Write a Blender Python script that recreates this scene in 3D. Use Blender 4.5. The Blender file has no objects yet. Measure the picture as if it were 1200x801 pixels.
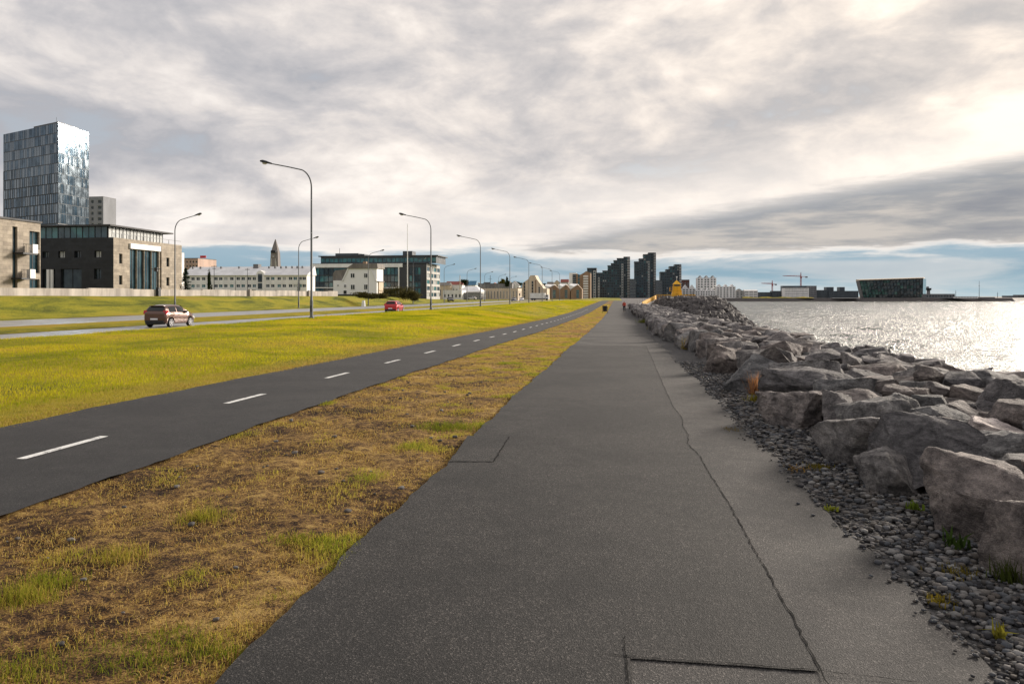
import bpy, bmesh, math, random
import numpy as np
from mathutils import Vector, Matrix, noise as mnoise

random.seed(7)
RNG = np.random.default_rng(7)
SC = bpy.context.scene
COL = SC.collection
R = math.radians

# ------------------------------------------------------------------ camera
F, CX, HY, EYE = 866.0, 600.0, 347.0, 1.65        # focal length in photo pixels, centre, horizon row, eye height
YAW = math.atan((724.0 - CX) / F)                 # the path runs along +Y
CS, SN = math.cos(YAW), math.sin(YAW)
cam_d = bpy.data.cameras.new('camera')
cam = bpy.data.objects.new('camera', cam_d); COL.objects.link(cam)
cam.location = (0, 0, EYE); cam.rotation_euler = (R(90), 0, YAW)
cam_d.sensor_width = 36.0; cam_d.lens = 36.0 * F / 1200.0
cam_d.shift_y = -(400.5 - HY) / 1200.0
cam_d.clip_start = 0.05; cam_d.clip_end = 9000
SC.camera = cam

# ------------------------------------------------------------------ light
SUN_EL = R(17.0)
SUN_AZ = math.atan2(0.64, 0.77)                   # clockwise from +Y towards +X
SUN = Vector((math.sin(SUN_AZ) * math.cos(SUN_EL), math.cos(SUN_AZ) * math.cos(SUN_EL), math.sin(SUN_EL)))
sun_d = bpy.data.lights.new('sun', 'SUN'); sun_d.energy = 4.8; sun_d.angle = R(13.5); sun_d.color = (1.0, 0.89, 0.76)
sun = bpy.data.objects.new('sun', sun_d); COL.objects.link(sun)
sun.rotation_euler = SUN.to_track_quat('Z', 'Y').to_euler(); sun.location = (60, 80, 40)
SC.view_settings.view_transform = 'Standard'; SC.view_settings.look = 'None'
SC.view_settings.exposure = 0.42; SC.view_settings.gamma = 1.0; SC.view_settings.use_curve_mapping = False

class NT:
    """small node-tree writer"""
    def __init__(s, tree): s.t = tree; s.n = tree.nodes; s.l = tree.links
    def put(s, sock, v):
        if v is None: return
        if hasattr(v, 'is_output') or isinstance(v, bpy.types.NodeSocket): s.l.new(v, sock)
        else: sock.default_value = v
    def node(s, typ, **kw):
        n = s.n.new(typ)
        for k, v in kw.items(): setattr(n, k, v)
        return n
    def math(s, op, a, b=None, c=None, clamp=False):
        n = s.node('ShaderNodeMath', operation=op, use_clamp=clamp)
        s.put(n.inputs[0], a); s.put(n.inputs[1], b); s.put(n.inputs[2], c); return n.outputs[0]
    def smooth(s, v, a, b, lo=0.0, hi=1.0):
        n = s.node('ShaderNodeMapRange', interpolation_type='SMOOTHSTEP')
        s.put(n.inputs[0], v); n.inputs[1].default_value = a; n.inputs[2].default_value = b
        n.inputs[3].default_value = lo; n.inputs[4].default_value = hi; return n.outputs[0]
    def noise(s, vec, scale, detail=4, rough=0.55, dist=0.0, dim='3D'):
        n = s.node('ShaderNodeTexNoise', noise_dimensions=dim)
        s.put(n.inputs['Vector'], vec); n.inputs['Scale'].default_value = scale; n.inputs['Detail'].default_value = detail
        n.inputs['Roughness'].default_value = rough; n.inputs['Distortion'].default_value = dist; return n.outputs[0]
    def voro(s, vec, scale, out='Distance', feature='F1'):
        n = s.node('ShaderNodeTexVoronoi', feature=feature); s.put(n.inputs['Vector'], vec)
        n.inputs['Scale'].default_value = scale; return n.outputs[out]
    def mapping(s, vec, scale=(1, 1, 1), rot=(0, 0, 0), loc=(0, 0, 0)):
        n = s.node('ShaderNodeMapping'); s.put(n.inputs[0], vec)
        n.inputs['Location'].default_value = loc; n.inputs['Rotation'].default_value = rot; n.inputs['Scale'].default_value = scale
        return n.outputs[0]
    def ramp(s, v, stops, interp='LINEAR'):
        n = s.node('ShaderNodeValToRGB'); s.put(n.inputs[0], v); e = n.color_ramp.elements; n.color_ramp.interpolation = interp
        while len(e) < len(stops): e.new(0.5)
        for el, (p, c) in zip(e, stops): el.position = p; el.color = (*c, 1) if len(c) == 3 else c
        return n.outputs[0]
    def mix(s, f, a, b, mode='MIX'):
        n = s.node('ShaderNodeMix', data_type='RGBA', blend_type=mode)
        s.put(n.inputs[0], f)
        for sock, v in ((n.inputs[6], a), (n.inputs[7], b)):
            if isinstance(v, tuple): sock.default_value = (*v, 1) if len(v) == 3 else v
            else: s.l.new(v, sock)
        return n.outputs[2]
    def bump(s, h, strength=0.5, dist=0.02, normal=None):
        n = s.node('ShaderNodeBump'); n.inputs['Strength'].default_value = strength; n.inputs['Distance'].default_value = dist
        s.put(n.inputs['Height'], h); s.put(n.inputs['Normal'], normal); return n.outputs[0]

# ------------------------------------------------------------------ sky: broken stratocumulus over a clear band near the horizon
def cray(px, py):                                  # unit direction through a photo pixel
    r, u = (px - CX) / F, (HY - py) / F
    return Vector((r * CS - SN, r * SN + CS, u)).normalized()
world = bpy.data.worlds.new('World'); SC.world = world; world.use_nodes = True
def make_sky():
    t = NT(world.node_tree); t.n.clear()
    sky = t.node('ShaderNodeTexSky', sky_type='NISHITA', sun_disc=False)
    sky.sun_elevation = SUN_EL; sky.sun_rotation = SUN_AZ; sky.air_density = 1.0; sky.dust_density = 1.0
    d = t.node('ShaderNodeTexCoord').outputs['Generated']
    sp = t.node('ShaderNodeSeparateXYZ'); t.l.new(d, sp.inputs[0]); x, y, z = sp.outputs
    den = t.math('ADD', t.math('MAXIMUM', z, 0.0), 0.21)
    cb = t.node('ShaderNodeCombineXYZ'); t.l.new(t.math('DIVIDE', x, den), cb.inputs[0]); t.l.new(t.math('DIVIDE', y, den), cb.inputs[1])
    p = cb.outputs[0]
    big = t.noise(t.mapping(p, (1.0, 1.0, 1), (0, 0, R(20)), (3.9, 1.2, 0)), 1.35, 3, 0.5, 0.2)
    dq = t.mapping(d, (1.0, 1.0, 2.1), (0, 0, R(12)), (2.3, 0.7, 0.4))
    mid = t.noise(dq, 5.2, 9, 0.56, 0.35)
    fin = t.noise(dq, 15.0, 8, 0.6, 0.3)
    n = t.math('ADD', t.math('MULTIPLY', big, 0.40), t.math('ADD', t.math('MULTIPLY', mid, 0.42), t.math('MULTIPLY', fin, 0.18)))
    cloud = t.ramp(n, [(0.42, (3.7, 3.65, 3.8)), (0.48, (4.9, 4.65, 4.6)), (0.53, (6.3, 5.8, 5.45)), (0.60, (8.2, 7.5, 6.85))])
    dn = t.node('ShaderNodeVectorMath', operation='DOT_PRODUCT'); t.l.new(d, dn.inputs[0]); dn.inputs[1].default_value = SUN
    glow = t.math('POWER', t.math('MAXIMUM', dn.outputs['Value'], 0.0), 3.0)
    cloud = t.mix(1.0, cloud, t.mix(glow, (0.93, 0.95, 0.98), (1.22, 1.17, 1.09)), 'MULTIPLY')
    # openings between the clouds
    hole = t.math('MULTIPLY', t.smooth(n, 0.43, 0.37), 0.35)
    col = t.mix(hole, cloud, t.mix(0.3, (3.8, 4.5, 5.2), sky.outputs[0]))
    # long grey cloud bank rising to the right
    a, b = cray(560, 292), cray(1200, 176); nn = b.cross(a).normalized()
    if nn.z > 0: nn = -nn
    dt = t.node('ShaderNodeVectorMath', operation='DOT_PRODUCT'); t.l.new(d, dt.inputs[0]); dt.inputs[1].default_value = nn
    q = t.mapping(d, (2.0, 2.0, 14.0))
    lay = t.noise(q, 2.2, 7, 0.55, 0.4); lay2 = t.noise(q, 7.0, 6, 0.6, 0.3)
    wob = t.math('ADD', t.math('MULTIPLY', t.math('SUBTRACT', lay, 0.5), 0.022), t.math('MULTIPLY', t.math('SUBTRACT', lay2, 0.5), 0.028))
    s_top = t.math('ADD', dt.outputs['Value'], wob)
    bank = t.math('MULTIPLY', t.smooth(s_top, -0.006, 0.022), t.smooth(t.math('ADD', z, wob), 0.052, 0.066))
    bankc = t.ramp(t.math('ADD', t.math('MULTIPLY', lay, 0.6), t.math('MULTIPLY', lay2, 0.4)), [(0.38, (2.1, 2.2, 2.45)), (0.50, (2.9, 2.9, 2.95)), (0.62, (4.6, 4.25, 3.9))])
    bankc = t.mix(t.math('MULTIPLY', t.smooth(s_top, 0.05, 0.0), 0.45), bankc, (2.2, 2.6, 3.1))
    above = t.math('MULTIPLY', t.smooth(s_top, -0.12, -0.01), t.smooth(z, 0.30, 0.12))
    col = t.mix(t.math('MULTIPLY', above, 0.55), col, (7.9, 7.3, 6.75))
    col = t.mix(t.math('MULTIPLY', bank, 0.95), col, bankc)
    # bright far edge of the cloud deck, thin grey layers in front of it
    low = t.smooth(z, 0.20, 0.07)
    streak = t.math('MULTIPLY', low, t.smooth(lay, 0.52, 0.66))
    nb_ = t.math('SUBTRACT', 1.0, bank)
    col = t.mix(t.math('MULTIPLY', t.math('MULTIPLY', streak, nb_), 0.35), col, (4.6, 4.6, 4.8))
    # clear band below the cloud base, hazy blue
    el = t.math('ADD', z, t.math('ADD', t.math('MULTIPLY', t.math('SUBTRACT', lay, 0.5), 0.055), t.math('MULTIPLY', t.math('SUBTRACT', lay2, 0.5), 0.03)))
    band = t.smooth(el, 0.064, 0.046)
    blue = t.ramp(t.math('MULTIPLY', z, 12.0), [(0.0, (3.3, 4.4, 4.9)), (0.35, (1.95, 3.1, 3.85)), (0.8, (2.7, 3.7, 4.4))])
    rim = t.math('MULTIPLY', t.smooth(el, 0.048, 0.056), t.smooth(el, 0.068, 0.057))
    col = t.mix(t.math('MULTIPLY', rim, 0.8), col, (7.9, 7.3, 6.7))
    col = t.mix(t.math('MULTIPLY', band, t.smooth(lay, 0.62, 0.42, 0.55, 0.95)), col, blue)
    bg = t.node('ShaderNodeBackground'); t.l.new(col, bg.inputs[0]); bg.inputs[1].default_value = 0.1
    out = t.node('ShaderNodeOutputWorld'); t.l.new(bg.outputs[0], out.inputs[0])
make_sky()

# ------------------------------------------------------------------ pixel -> place
def W(px, D, z=0.0):                               # point seen in photo column px at camera depth D
    r = (px - CX) / F
    return Vector((D * (r * CS - SN), D * (r * SN + CS), z))
def x_at(px, Y):                                   # world X of column px on the line Y
    r = (px - CX) / F
    return Y * (r * CS - SN) / (r * SN + CS)
def y_at(px, X):                                   # world Y of column px on the line X
    r = (px - CX) / F
    return X * (r * SN + CS) / (r * CS - SN)
def dep(X, Y): return -X * SN + Y * CS
def z_at(py, D): return EYE + (HY - py) / F * D
def gnd(px, py, z=0.0):                            # point on a level at height z
    return W(px, (EYE - z) * F / (py - HY), z)

def sstep(a, b, v):
    t = np.clip((np.asarray(v, float) - a) / (b - a), 0, 1); return t * t * (3 - 2 * t)
DIPY = [-50, 10, 28, 42, 80, 115, 180, 260, 600]; DIPZ = [0, 0, -0.2, -0.42, -0.8, -0.92, -0.55, -0.3, -0.3]
def G(X, Y):                                       # height of the ground
    X = np.asarray(X, float); Y = np.asarray(Y, float)
    z = np.interp(Y, DIPY, DIPZ) * sstep(-15, -7, X)
    z = z - 0.42 * sstep(-23.6, -24.6, X) + 0.12 * sstep(-33.0, -34.2, X)
    z = z + (1.95 * (1 - 0.55 * sstep(165, 240, Y)) - 0.55 * sstep(240, 300, Y)) * sstep(-49.0, -57.5, X)
    z = z + 22.0 * sstep(-220, -700, X)
    return z

# ------------------------------------------------------------------ mesh helpers
class MB:
    def __init__(s): s.v = []; s.f = []; s.m = []
    def add(s, vs, fs, m=0):
        b = len(s.v); s.v += [tuple(p) for p in vs]; s.f += [tuple(i + b for i in f) for f in fs]; s.m += [m] * len(fs); return s
    def quad(s, a, b, c, d, m=0): return s.add([a, b, c, d], [(0, 1, 2, 3)], m)
    def box(s, x0, x1, y0, y1, z0, z1, m=0):
        return s.add([(x0, y0, z0), (x1, y0, z0), (x1, y1, z0), (x0, y1, z0), (x0, y0, z1), (x1, y0, z1), (x1, y1, z1), (x0, y1, z1)],
                     [(0, 3, 2, 1), (4, 5, 6, 7), (0, 1, 5, 4), (1, 2, 6, 5), (2, 3, 7, 6), (3, 0, 4, 7)], m)
    def prism(s, poly, axis, a0, a1, m=0):         # polygon in the plane across `axis`, pushed along it
        def P(p, a): return {'x': (a, p[0], p[1]), 'y': (p[0], a, p[1]), 'z': (p[0], p[1], a)}[axis]
        n = len(poly)
        s.add([P(p, a0) for p in poly] + [P(p, a1) for p in poly],
              [tuple(range(n))[::-1], tuple(range(n, 2 * n))] + [(i, (i + 1) % n, n + (i + 1) % n, n + i) for i in range(n)], m); return s
    def frustum(s, cx, cy, z0, z1, r0, r1, n=8, m=0, rot=0.0, sy=1.0):
        vs = [(cx + r * math.cos(rot + 2 * math.pi * i / n), cy + sy * r * math.sin(rot + 2 * math.pi * i / n), z) for r, z in ((r0, z0), (r1, z1)) for i in range(n)]
        return s.add(vs, [tuple(range(n))[::-1], tuple(range(n, 2 * n))] + [(i, (i + 1) % n, n + (i + 1) % n, n + i) for i in range(n)], m)
    def tube(s, pts, rad, n=8, m=0):
        pts = [Vector(p) for p in pts]; k = len(pts); rings = []
        up = Vector((0.31, 0.9, 0.27))
        for i, p in enumerate(pts):
            t = (pts[min(i + 1, k - 1)] - pts[max(i - 1, 0)]).normalized()
            a = t.cross(up).normalized(); b = t.cross(a)
            r = rad[i] if hasattr(rad, '__len__') else rad
            rings += [p + (a * math.cos(2 * math.pi * j / n) + b * math.sin(2 * math.pi * j / n)) * r for j in range(n)]
        fs = [(i * n + j, i * n + (j + 1) % n, (i + 1) * n + (j + 1) % n, (i + 1) * n + j) for i in range(k - 1) for j in range(n)]
        return s.add(rings, fs + [tuple(range(n))[::-1], tuple(range((k - 1) * n, k * n))], m)
    def mesh(s, name, mats, smooth=False, sharp=None, fixn=False):
        me = bpy.data.meshes.new(name); me.from_pydata(s.v, [], s.f)
        for m in (mats if isinstance(mats, (list, tuple)) else [mats]): me.materials.append(m)
        me.polygons.foreach_set('material_index', s.m)
        if fixn:
            bm = bmesh.new(); bm.from_mesh(me); bmesh.ops.recalc_face_normals(bm, faces=bm.faces); bm.to_mesh(me); bm.free()
        if smooth:
            me.polygons.foreach_set('use_smooth', [True] * len(me.polygons))
            if sharp: me.set_sharp_from_angle(angle=R(sharp))
        me.update(); return me
    def build(s, name, mats, parent=None, **kw): return link(s.mesh(name, mats, **kw), name, parent)
def wmat(o):
    m = Matrix.LocRotScale(o.location, o.rotation_euler, o.scale)
    return wmat(o.parent) @ o.matrix_parent_inverse @ m if o.parent else m
def link(me, name, parent=None):                   # mesh given in world coordinates (or in the frame of a root at the origin)
    o = bpy.data.objects.new(name, me); COL.objects.link(o)
    if parent: o.parent = parent; o.matrix_parent_inverse = wmat(parent).inverted()
    return o
def tag(o, label, cat, group=None):
    o['label'] = label; o['category'] = cat
    if group: o['group'] = group
    return o
def thing(name, label, cat, loc=(0, 0, 0), group=None):
    o = bpy.data.objects.new(name, None); COL.objects.link(o); o.location = loc; o.empty_display_size = 0.3
    return tag(o, label, cat, group)
def struct(o, label=None):
    o['kind'] = 'structure'
    if label: o['label'] = label
    return o
def copy_tree(o, parent=None):
    c = o.copy(); COL.objects.link(c)
    if parent: c.parent = parent
    for ch in o.children: copy_tree(ch, c)
    return c
def np_mesh(name, co, faces, mats, colors=None, smooth=False):       # faces: (n,3) or (n,4) array
    me = bpy.data.meshes.new(name); co = np.ascontiguousarray(co, np.float32); faces = np.ascontiguousarray(faces, np.int32)
    k = faces.shape[1]; me.vertices.add(len(co)); me.vertices.foreach_set('co', co.ravel())
    me.loops.add(faces.size); me.loops.foreach_set('vertex_index', faces.ravel())
    me.polygons.add(len(faces)); me.polygons.foreach_set('loop_start', np.arange(0, faces.size, k, dtype=np.int32))
    me.polygons.foreach_set('loop_total', np.full(len(faces), k, np.int32))
    if smooth: me.polygons.foreach_set('use_smooth', np.ones(len(faces), bool))
    for m in (mats if isinstance(mats, (list, tuple)) else [mats]): me.materials.append(m)
    if colors is not None:
        a = me.attributes.new('tint', 'FLOAT_COLOR', 'POINT')
        a.data.foreach_set('color', np.concatenate([colors, np.ones((len(colors), 1))], 1).astype(np.float32).ravel())
    me.update(calc_edges=True); return me
def sheet(name, fx0, fx1, ys, nx, mat, off=0.0, bumpf=None):           # strip of ground between two lines
    ys = np.asarray(ys, float); x0 = np.array([fx0(y) for y in ys]); x1 = np.array([fx1(y) for y in ys])
    t = np.linspace(0, 1, nx + 1)[None, :]; X = x0[:, None] * (1 - t) + x1[:, None] * t; Y = np.repeat(ys[:, None], nx + 1, 1)
    Z = G(X, Y) + off
    if bumpf is not None: Z = Z + bumpf(X, Y)
    co = np.stack([X, Y, Z], -1).reshape(-1, 3); m = nx + 1
    i = (np.arange(len(ys) - 1)[:, None] * m + np.arange(nx)[None, :]).ravel()
    return link(np_mesh(name, co, np.stack([i, i + 1, i + m + 1, i + m], 1), mat, smooth=True), name)

# ------------------------------------------------------------------ materials
def mat(name, base, rough=0.7, metal=0.0, fn=None, spec=0.5, obj=False):
    m = bpy.data.materials.new(name); m.use_nodes = True; t = NT(m.node_tree); bs = t.n['Principled BSDF']
    bs.inputs['Base Color'].default_value = (*base, 1); bs.inputs['Roughness'].default_value = rough
    bs.inputs['Metallic'].default_value = metal; bs.inputs['Specular IOR Level'].default_value = spec
    if fn:
        tc = t.node('ShaderNodeTexCoord'); fn(t, bs, tc.outputs['Object'] if obj else t.node('ShaderNodeNewGeometry').outputs['Position'])
    return m
def weather(amount=0.25, scale=0.6, bump=0.15, bd=0.01, streak=True):      # plain painted / rendered surface with soft dirt and grain
    def fn(t, bs, p):
        c = tuple(bs.inputs['Base Color'].default_value)[:3]
        n = t.noise(t.mapping(p, (1, 1, 0.25 if streak else 1)), scale, 6, 0.6)
        f = t.smooth(n, 0.35, 0.7)
        t.put(bs.inputs['Base Color'], t.mix(f, tuple(v * (1 - amount) for v in c), tuple(min(1, v * (1 + amount * 0.5)) for v in c)))
        t.put(bs.inputs['Normal'], t.bump(t.noise(p, 22, 4), bump, bd))
    return fn

def asphalt(cols, patch, rough=0.78, grain=1.5):
    def fn(t, bs, p):
        sp = t.voro(p, 105 * grain, 'Color'); sv = t.node('ShaderNodeSeparateColor'); t.l.new(sp, sv.inputs[0])
        fine = t.noise(p, 260 * grain, 2, 0.6); big = t.noise(p, 0.55, 5, 0.6, 0.3); med = t.noise(p, 4.0, 5, 0.65)
        stone = t.ramp(sv.outputs[0], [(0.0, cols[0]), (0.5, cols[1]), (0.88, cols[2]), (1.0, cols[3])])
        g = t.mix(t.smooth(fine, 0.35, 0.65), t.mix(1.0, stone, (0.72, 0.72, 0.72), 'MULTIPLY'), stone)
        f = t.math('ADD', t.math('MULTIPLY', big, 0.65), t.math('MULTIPLY', med, 0.35))
        g = t.mix(t.smooth(f, 0.40, 0.60), t.mix(1.0, g, (0.66, 0.655, 0.665), 'MULTIPLY'), t.mix(1.0, g, patch, 'MULTIPLY'))
        t.put(bs.inputs['Base Color'], g)
        h = t.math('ADD', t.voro(p, 105 * grain), t.math('MULTIPLY', fine, 0.8))
        t.put(bs.inputs['Normal'], t.bump(h, 0.7, 0.0035, t.bump(med, 0.25, 0.02))); bs.inputs['Specular IOR Level'].default_value = 0.38 if grain > 1 else 0.5
    return fn
A_NEW = mat('new_asphalt', (0.06, 0.06, 0.06), 0.8, fn=asphalt([(0.004, 0.004, 0.0042), (0.013, 0.0127, 0.013), (0.036, 0.035, 0.0345), (0.12, 0.113, 0.107)], (1.35, 1.30, 1.26)))
A_OLD = mat('old_asphalt', (0.09, 0.09, 0.09), 0.8, fn=asphalt([(0.015, 0.0146, 0.015), (0.036, 0.0348, 0.035), (0.064, 0.0615, 0.0605), (0.16, 0.151, 0.144)], (1.45, 1.39, 1.34)))
A_BIKE = mat('bike_asphalt', (0.05, 0.05, 0.055), 0.8, fn=asphalt([(0.016, 0.016, 0.0175), (0.025, 0.025, 0.0265), (0.040, 0.039, 0.039), (0.10, 0.097, 0.093)], (1.1, 1.08, 1.05)))
A_ROAD = mat('road_asphalt', (0.3, 0.3, 0.3), 0.34, fn=asphalt([(0.22, 0.22, 0.225), (0.30, 0.30, 0.305), (0.36, 0.36, 0.36), (0.42, 0.42, 0.42)], (1.1, 1.1, 1.1), grain=0.4))
CRACK = mat('crack', (0.010, 0.010, 0.010), 0.95, spec=0.1)
def worn_paint(t, bs, p):
    n = t.noise(p, 60, 5, 0.7); m = t.noise(p, 7, 4)
    t.put(bs.inputs['Base Color'], t.mix(t.smooth(t.math('ADD', t.math('MULTIPLY', n, 0.6), t.math('MULTIPLY', m, 0.4)), 0.40, 0.50), (0.16, 0.16, 0.16), (0.70, 0.70, 0.68)))
    t.put(bs.inputs['Normal'], t.bump(t.voro(p, 105), 0.5, 0.004))
PAINT = mat('road_paint', (0.75, 0.75, 0.73), 0.6, fn=worn_paint)
def lawn_fn(t, bs, p):
    a = t.noise(t.mapping(p, (1.0, 0.45, 1)), 0.23, 6, 0.62, 0.4); b = t.noise(p, 1.7, 5, 0.6); c = t.noise(p, 14, 4, 0.7)
    f = t.math('ADD', t.math('MULTIPLY', a, 0.55), t.math('ADD', t.math('MULTIPLY', b, 0.3), t.math('MULTIPLY', c, 0.15)))
    col = t.ramp(f, [(0.38, (0.10, 0.105, 0.008)), (0.46, (0.21, 0.185, 0.009)), (0.54, (0.31, 0.245, 0.011)), (0.63, (0.31, 0.20, 0.03))])
    t.put(bs.inputs['Base Color'], col)
    t.put(bs.inputs['Normal'], t.bump(t.math('ADD', c, t.noise(p, 45, 3, 0.7)), 0.9, 0.05))
LAWN = mat('lawn_turf', (0.2, 0.18, 0.03), 0.9, fn=lawn_fn, spec=0.15)
def bank_fn(t, bs, p):
    a = t.noise(t.mapping(p, (1.0, 0.3, 1)), 0.35, 6, 0.62, 0.5); c = t.noise(p, 6, 4, 0.7)
    f = t.math('ADD', t.math('MULTIPLY', a, 0.7), t.math('MULTIPLY', c, 0.3))
    t.put(bs.inputs['Base Color'], t.ramp(f, [(0.38, (0.06, 0.07, 0.010)), (0.46, (0.15, 0.155, 0.014)), (0.54, (0.26, 0.235, 0.018)), (0.64, (0.27, 0.20, 0.03))]))
    t.put(bs.inputs['Normal'], t.bump(c, 0.9, 0.12))
BANK = mat('bank_turf', (0.12, 0.12, 0.02), 0.9, fn=bank_fn, spec=0.15)
def soil_fn(t, bs, p):
    a = t.noise(p, 0.9, 5, 0.6, 0.4); b = t.noise(p, 9, 6, 0.7); c = t.noise(p, 70, 4, 0.7)
    f = t.math('ADD', t.math('MULTIPLY', a, 0.30), t.math('ADD', t.math('MULTIPLY', b, 0.35), t.math('MULTIPLY', c, 0.35)))
    t.put(bs.inputs['Base Color'], t.ramp(f, [(0.42, (0.018, 0.011, 0.008)), (0.475, (0.075, 0.043, 0.024)), (0.52, (0.23, 0.135, 0.048)), (0.58, (0.46, 0.31, 0.11))]))
    t.put(bs.inputs['Normal'], t.bump(t.math('ADD', b, c), 1.0, 0.03))
SOIL = mat('dry_soil', (0.15, 0.1, 0.05), 0.95, fn=soil_fn, spec=0.1)
GRAVEL = mat('gravel_bed', (0.05, 0.05, 0.05), 0.9, fn=lambda t, bs, p: (t.put(bs.inputs['Base Color'], t.ramp(t.voro(p, 34, 'Color'), [(0.2, (0.02, 0.02, 0.022)), (0.8, (0.12, 0.115, 0.115))])), t.put(bs.inputs['Normal'], t.bump(t.voro(p, 34), 1.0, 0.03))))
def blade_mat(name, trans=0.45):
    m = bpy.data.materials.new(name); m.use_nodes = True; t = NT(m.node_tree); t.n.clear()
    at = t.node('ShaderNodeAttribute', attribute_name='tint'); a = t.node('ShaderNodeBsdfDiffuse'); b = t.node('ShaderNodeBsdfTranslucent')
    t.l.new(at.outputs['Color'], a.inputs[0]); t.l.new(at.outputs['Color'], b.inputs[0])
    mx = t.node('ShaderNodeMixShader'); mx.inputs[0].default_value = trans; t.l.new(a.outputs[0], mx.inputs[1]); t.l.new(b.outputs[0], mx.inputs[2])
    o = t.node('ShaderNodeOutputMaterial'); t.l.new(mx.outputs[0], o.inputs[0]); return m
BLADE = blade_mat('grass_blade')
LEAF = blade_mat('leaf', 0.25)
def rock_fn(light=1.0, red=0.0):
    def fn(t, bs, p):
        oi = t.node('ShaderNodeObjectInfo').outputs['Random']
        n = t.noise(p, 1.9, 8, 0.65, 0.5); f = t.noise(p, 11, 8, 0.7); g = t.noise(p, 70, 4, 0.65)
        v = t.math('ADD', t.math('MULTIPLY', n, 0.50), t.math('ADD', t.math('MULTIPLY', f, 0.22), t.math('MULTIPLY', g, 0.28)))
        L_ = lambda a, b, c: (a * light, b * light, c * light)
        c = t.ramp(v, [(0.37, L_(0.030, 0.0295, 0.031)), (0.46, L_(0.118, 0.113, 0.115)), (0.53, L_(0.245, 0.233, 0.230)), (0.62, L_(0.47, 0.45, 0.435))])
        tint = t.ramp(oi, [(0.0, (0.55, 0.56, 0.60)), (0.2, (0.92, 0.88, 0.87)), (0.45, (1.15, 1.05, 1.0)), (0.65, (0.78, 0.69, 0.64)), (0.82, (0.66, 0.70, 0.73)), (1.0, (1.4, 1.33, 1.28))])
        c = t.mix(1.0, c, tint, 'MULTIPLY')
        wp = t.node('ShaderNodeVectorMath', operation='ADD'); wn = t.node('ShaderNodeTexNoise'); t.put(wn.inputs['Vector'], p); wn.inputs['Scale'].default_value = 2.5; t.l.new(p, wp.inputs[0]); t.l.new(wn.outputs['Color'], wp.inputs[1])
        ck = t.voro(wp.outputs[0], 1.5, 'Distance', 'DISTANCE_TO_EDGE'); ck2 = t.voro(wp.outputs[0], 4.5, 'Distance', 'DISTANCE_TO_EDGE')
        line = t.smooth(ck, 0.0, 0.022); line2 = t.smooth(ck2, 0.0, 0.05)
        sel = t.smooth(t.noise(p, 1.1, 2), 0.52, 0.60); line = t.math('MAXIMUM', line, t.math('SUBTRACT', 1.0, sel)); c = t.mix(line, t.mix(1.0, c, (0.6, 0.58, 0.58), 'MULTIPLY'), c)
        lich = t.math('MULTIPLY', t.smooth(t.noise(p, 5.5, 6, 0.75), 0.60, 0.68), t.smooth(oi, 0.35, 0.75))
        c = t.mix(t.math('MULTIPLY', lich, 0.55), c, L_(0.42, 0.40, 0.36))
        t.put(bs.inputs['Base Color'], c)
        pore = t.math('ADD', t.smooth(t.voro(p, 38), 0.05, 0.30), t.math('MULTIPLY', t.smooth(t.voro(p, 15), 0.05, 0.28), 0.9))
        strat = t.noise(t.mapping(p, (1.2, 1.2, 6), (0.25, 0.3, 0)), 3.0, 7, 0.65, 0.6)
        h = t.math('ADD', t.math('MULTIPLY', pore, 0.20), t.math('ADD', t.math('MULTIPLY', f, 1.0), t.math('ADD', t.math('MULTIPLY', g, 0.35), t.math('ADD', t.math('MULTIPLY', strat, 0.9), t.math('ADD', t.math('MULTIPLY', line, 0.2), t.math('MULTIPLY', line2, 0.03))))))
        t.put(bs.inputs['Normal'], t.bump(h, 0.9, 0.05))
    return fn
ROCK = mat('basalt', (0.15, 0.13, 0.12), 0.82, fn=rock_fn(), obj=True, spec=0.35)
ROCKW = mat('pale_lichen_rock', (0.4, 0.4, 0.4), 0.85, fn=rock_fn(2.6), obj=True, spec=0.3)
RUBBLE = mat('rubble', (0.07, 0.065, 0.065), 0.85, fn=lambda t, bs, p: (t.put(bs.inputs['Base Color'], t.ramp(t.noise(p, 1.4, 5, 0.7), [(0.3, (0.025, 0.023, 0.024)), (0.5, (0.075, 0.068, 0.068)), (0.7, (0.15, 0.135, 0.13))])), t.put(bs.inputs['Normal'], t.bump(t.noise(p, 8, 5), 0.8, 0.08))))
def tint_fn(t, bs, p):
    at = t.node('ShaderNodeAttribute', attribute_name='tint'); n = t.noise(p, 120, 4, 0.6)
    t.put(bs.inputs['Base Color'], t.mix(t.smooth(n, 0.3, 0.7), t.mix(1.0, at.outputs['Color'], (0.7, 0.7, 0.7), 'MULTIPLY'), at.outputs['Color']))
    t.put(bs.inputs['Normal'], t.bump(n, 0.35, 0.004))
PEB = mat('pebble', (0.1, 0.1, 0.1), 0.85, fn=tint_fn, spec=0.25)
def water_fn(t, bs, p):
    a = t.noise(t.mapping(p, (1.0, 0.55, 1), (0, 0, R(-25))), 0.55, 6, 0.6, 0.5); b = t.noise(t.mapping(p, (1.0, 0.6, 1), (0, 0, R(15))), 2.2, 5, 0.65, 0.4)
    h = t.math('ADD', t.math('MULTIPLY', a, 0.7), t.math('MULTIPLY', b, 0.42))
    t.put(bs.inputs['Normal'], t.bump(h, 1.0, 1.3))
WATER = mat('sea_water', (0.055, 0.068, 0.062), 0.27, fn=water_fn)
WATER.node_tree.nodes['Principled BSDF'].inputs['IOR'].default_value = 1.333

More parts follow.
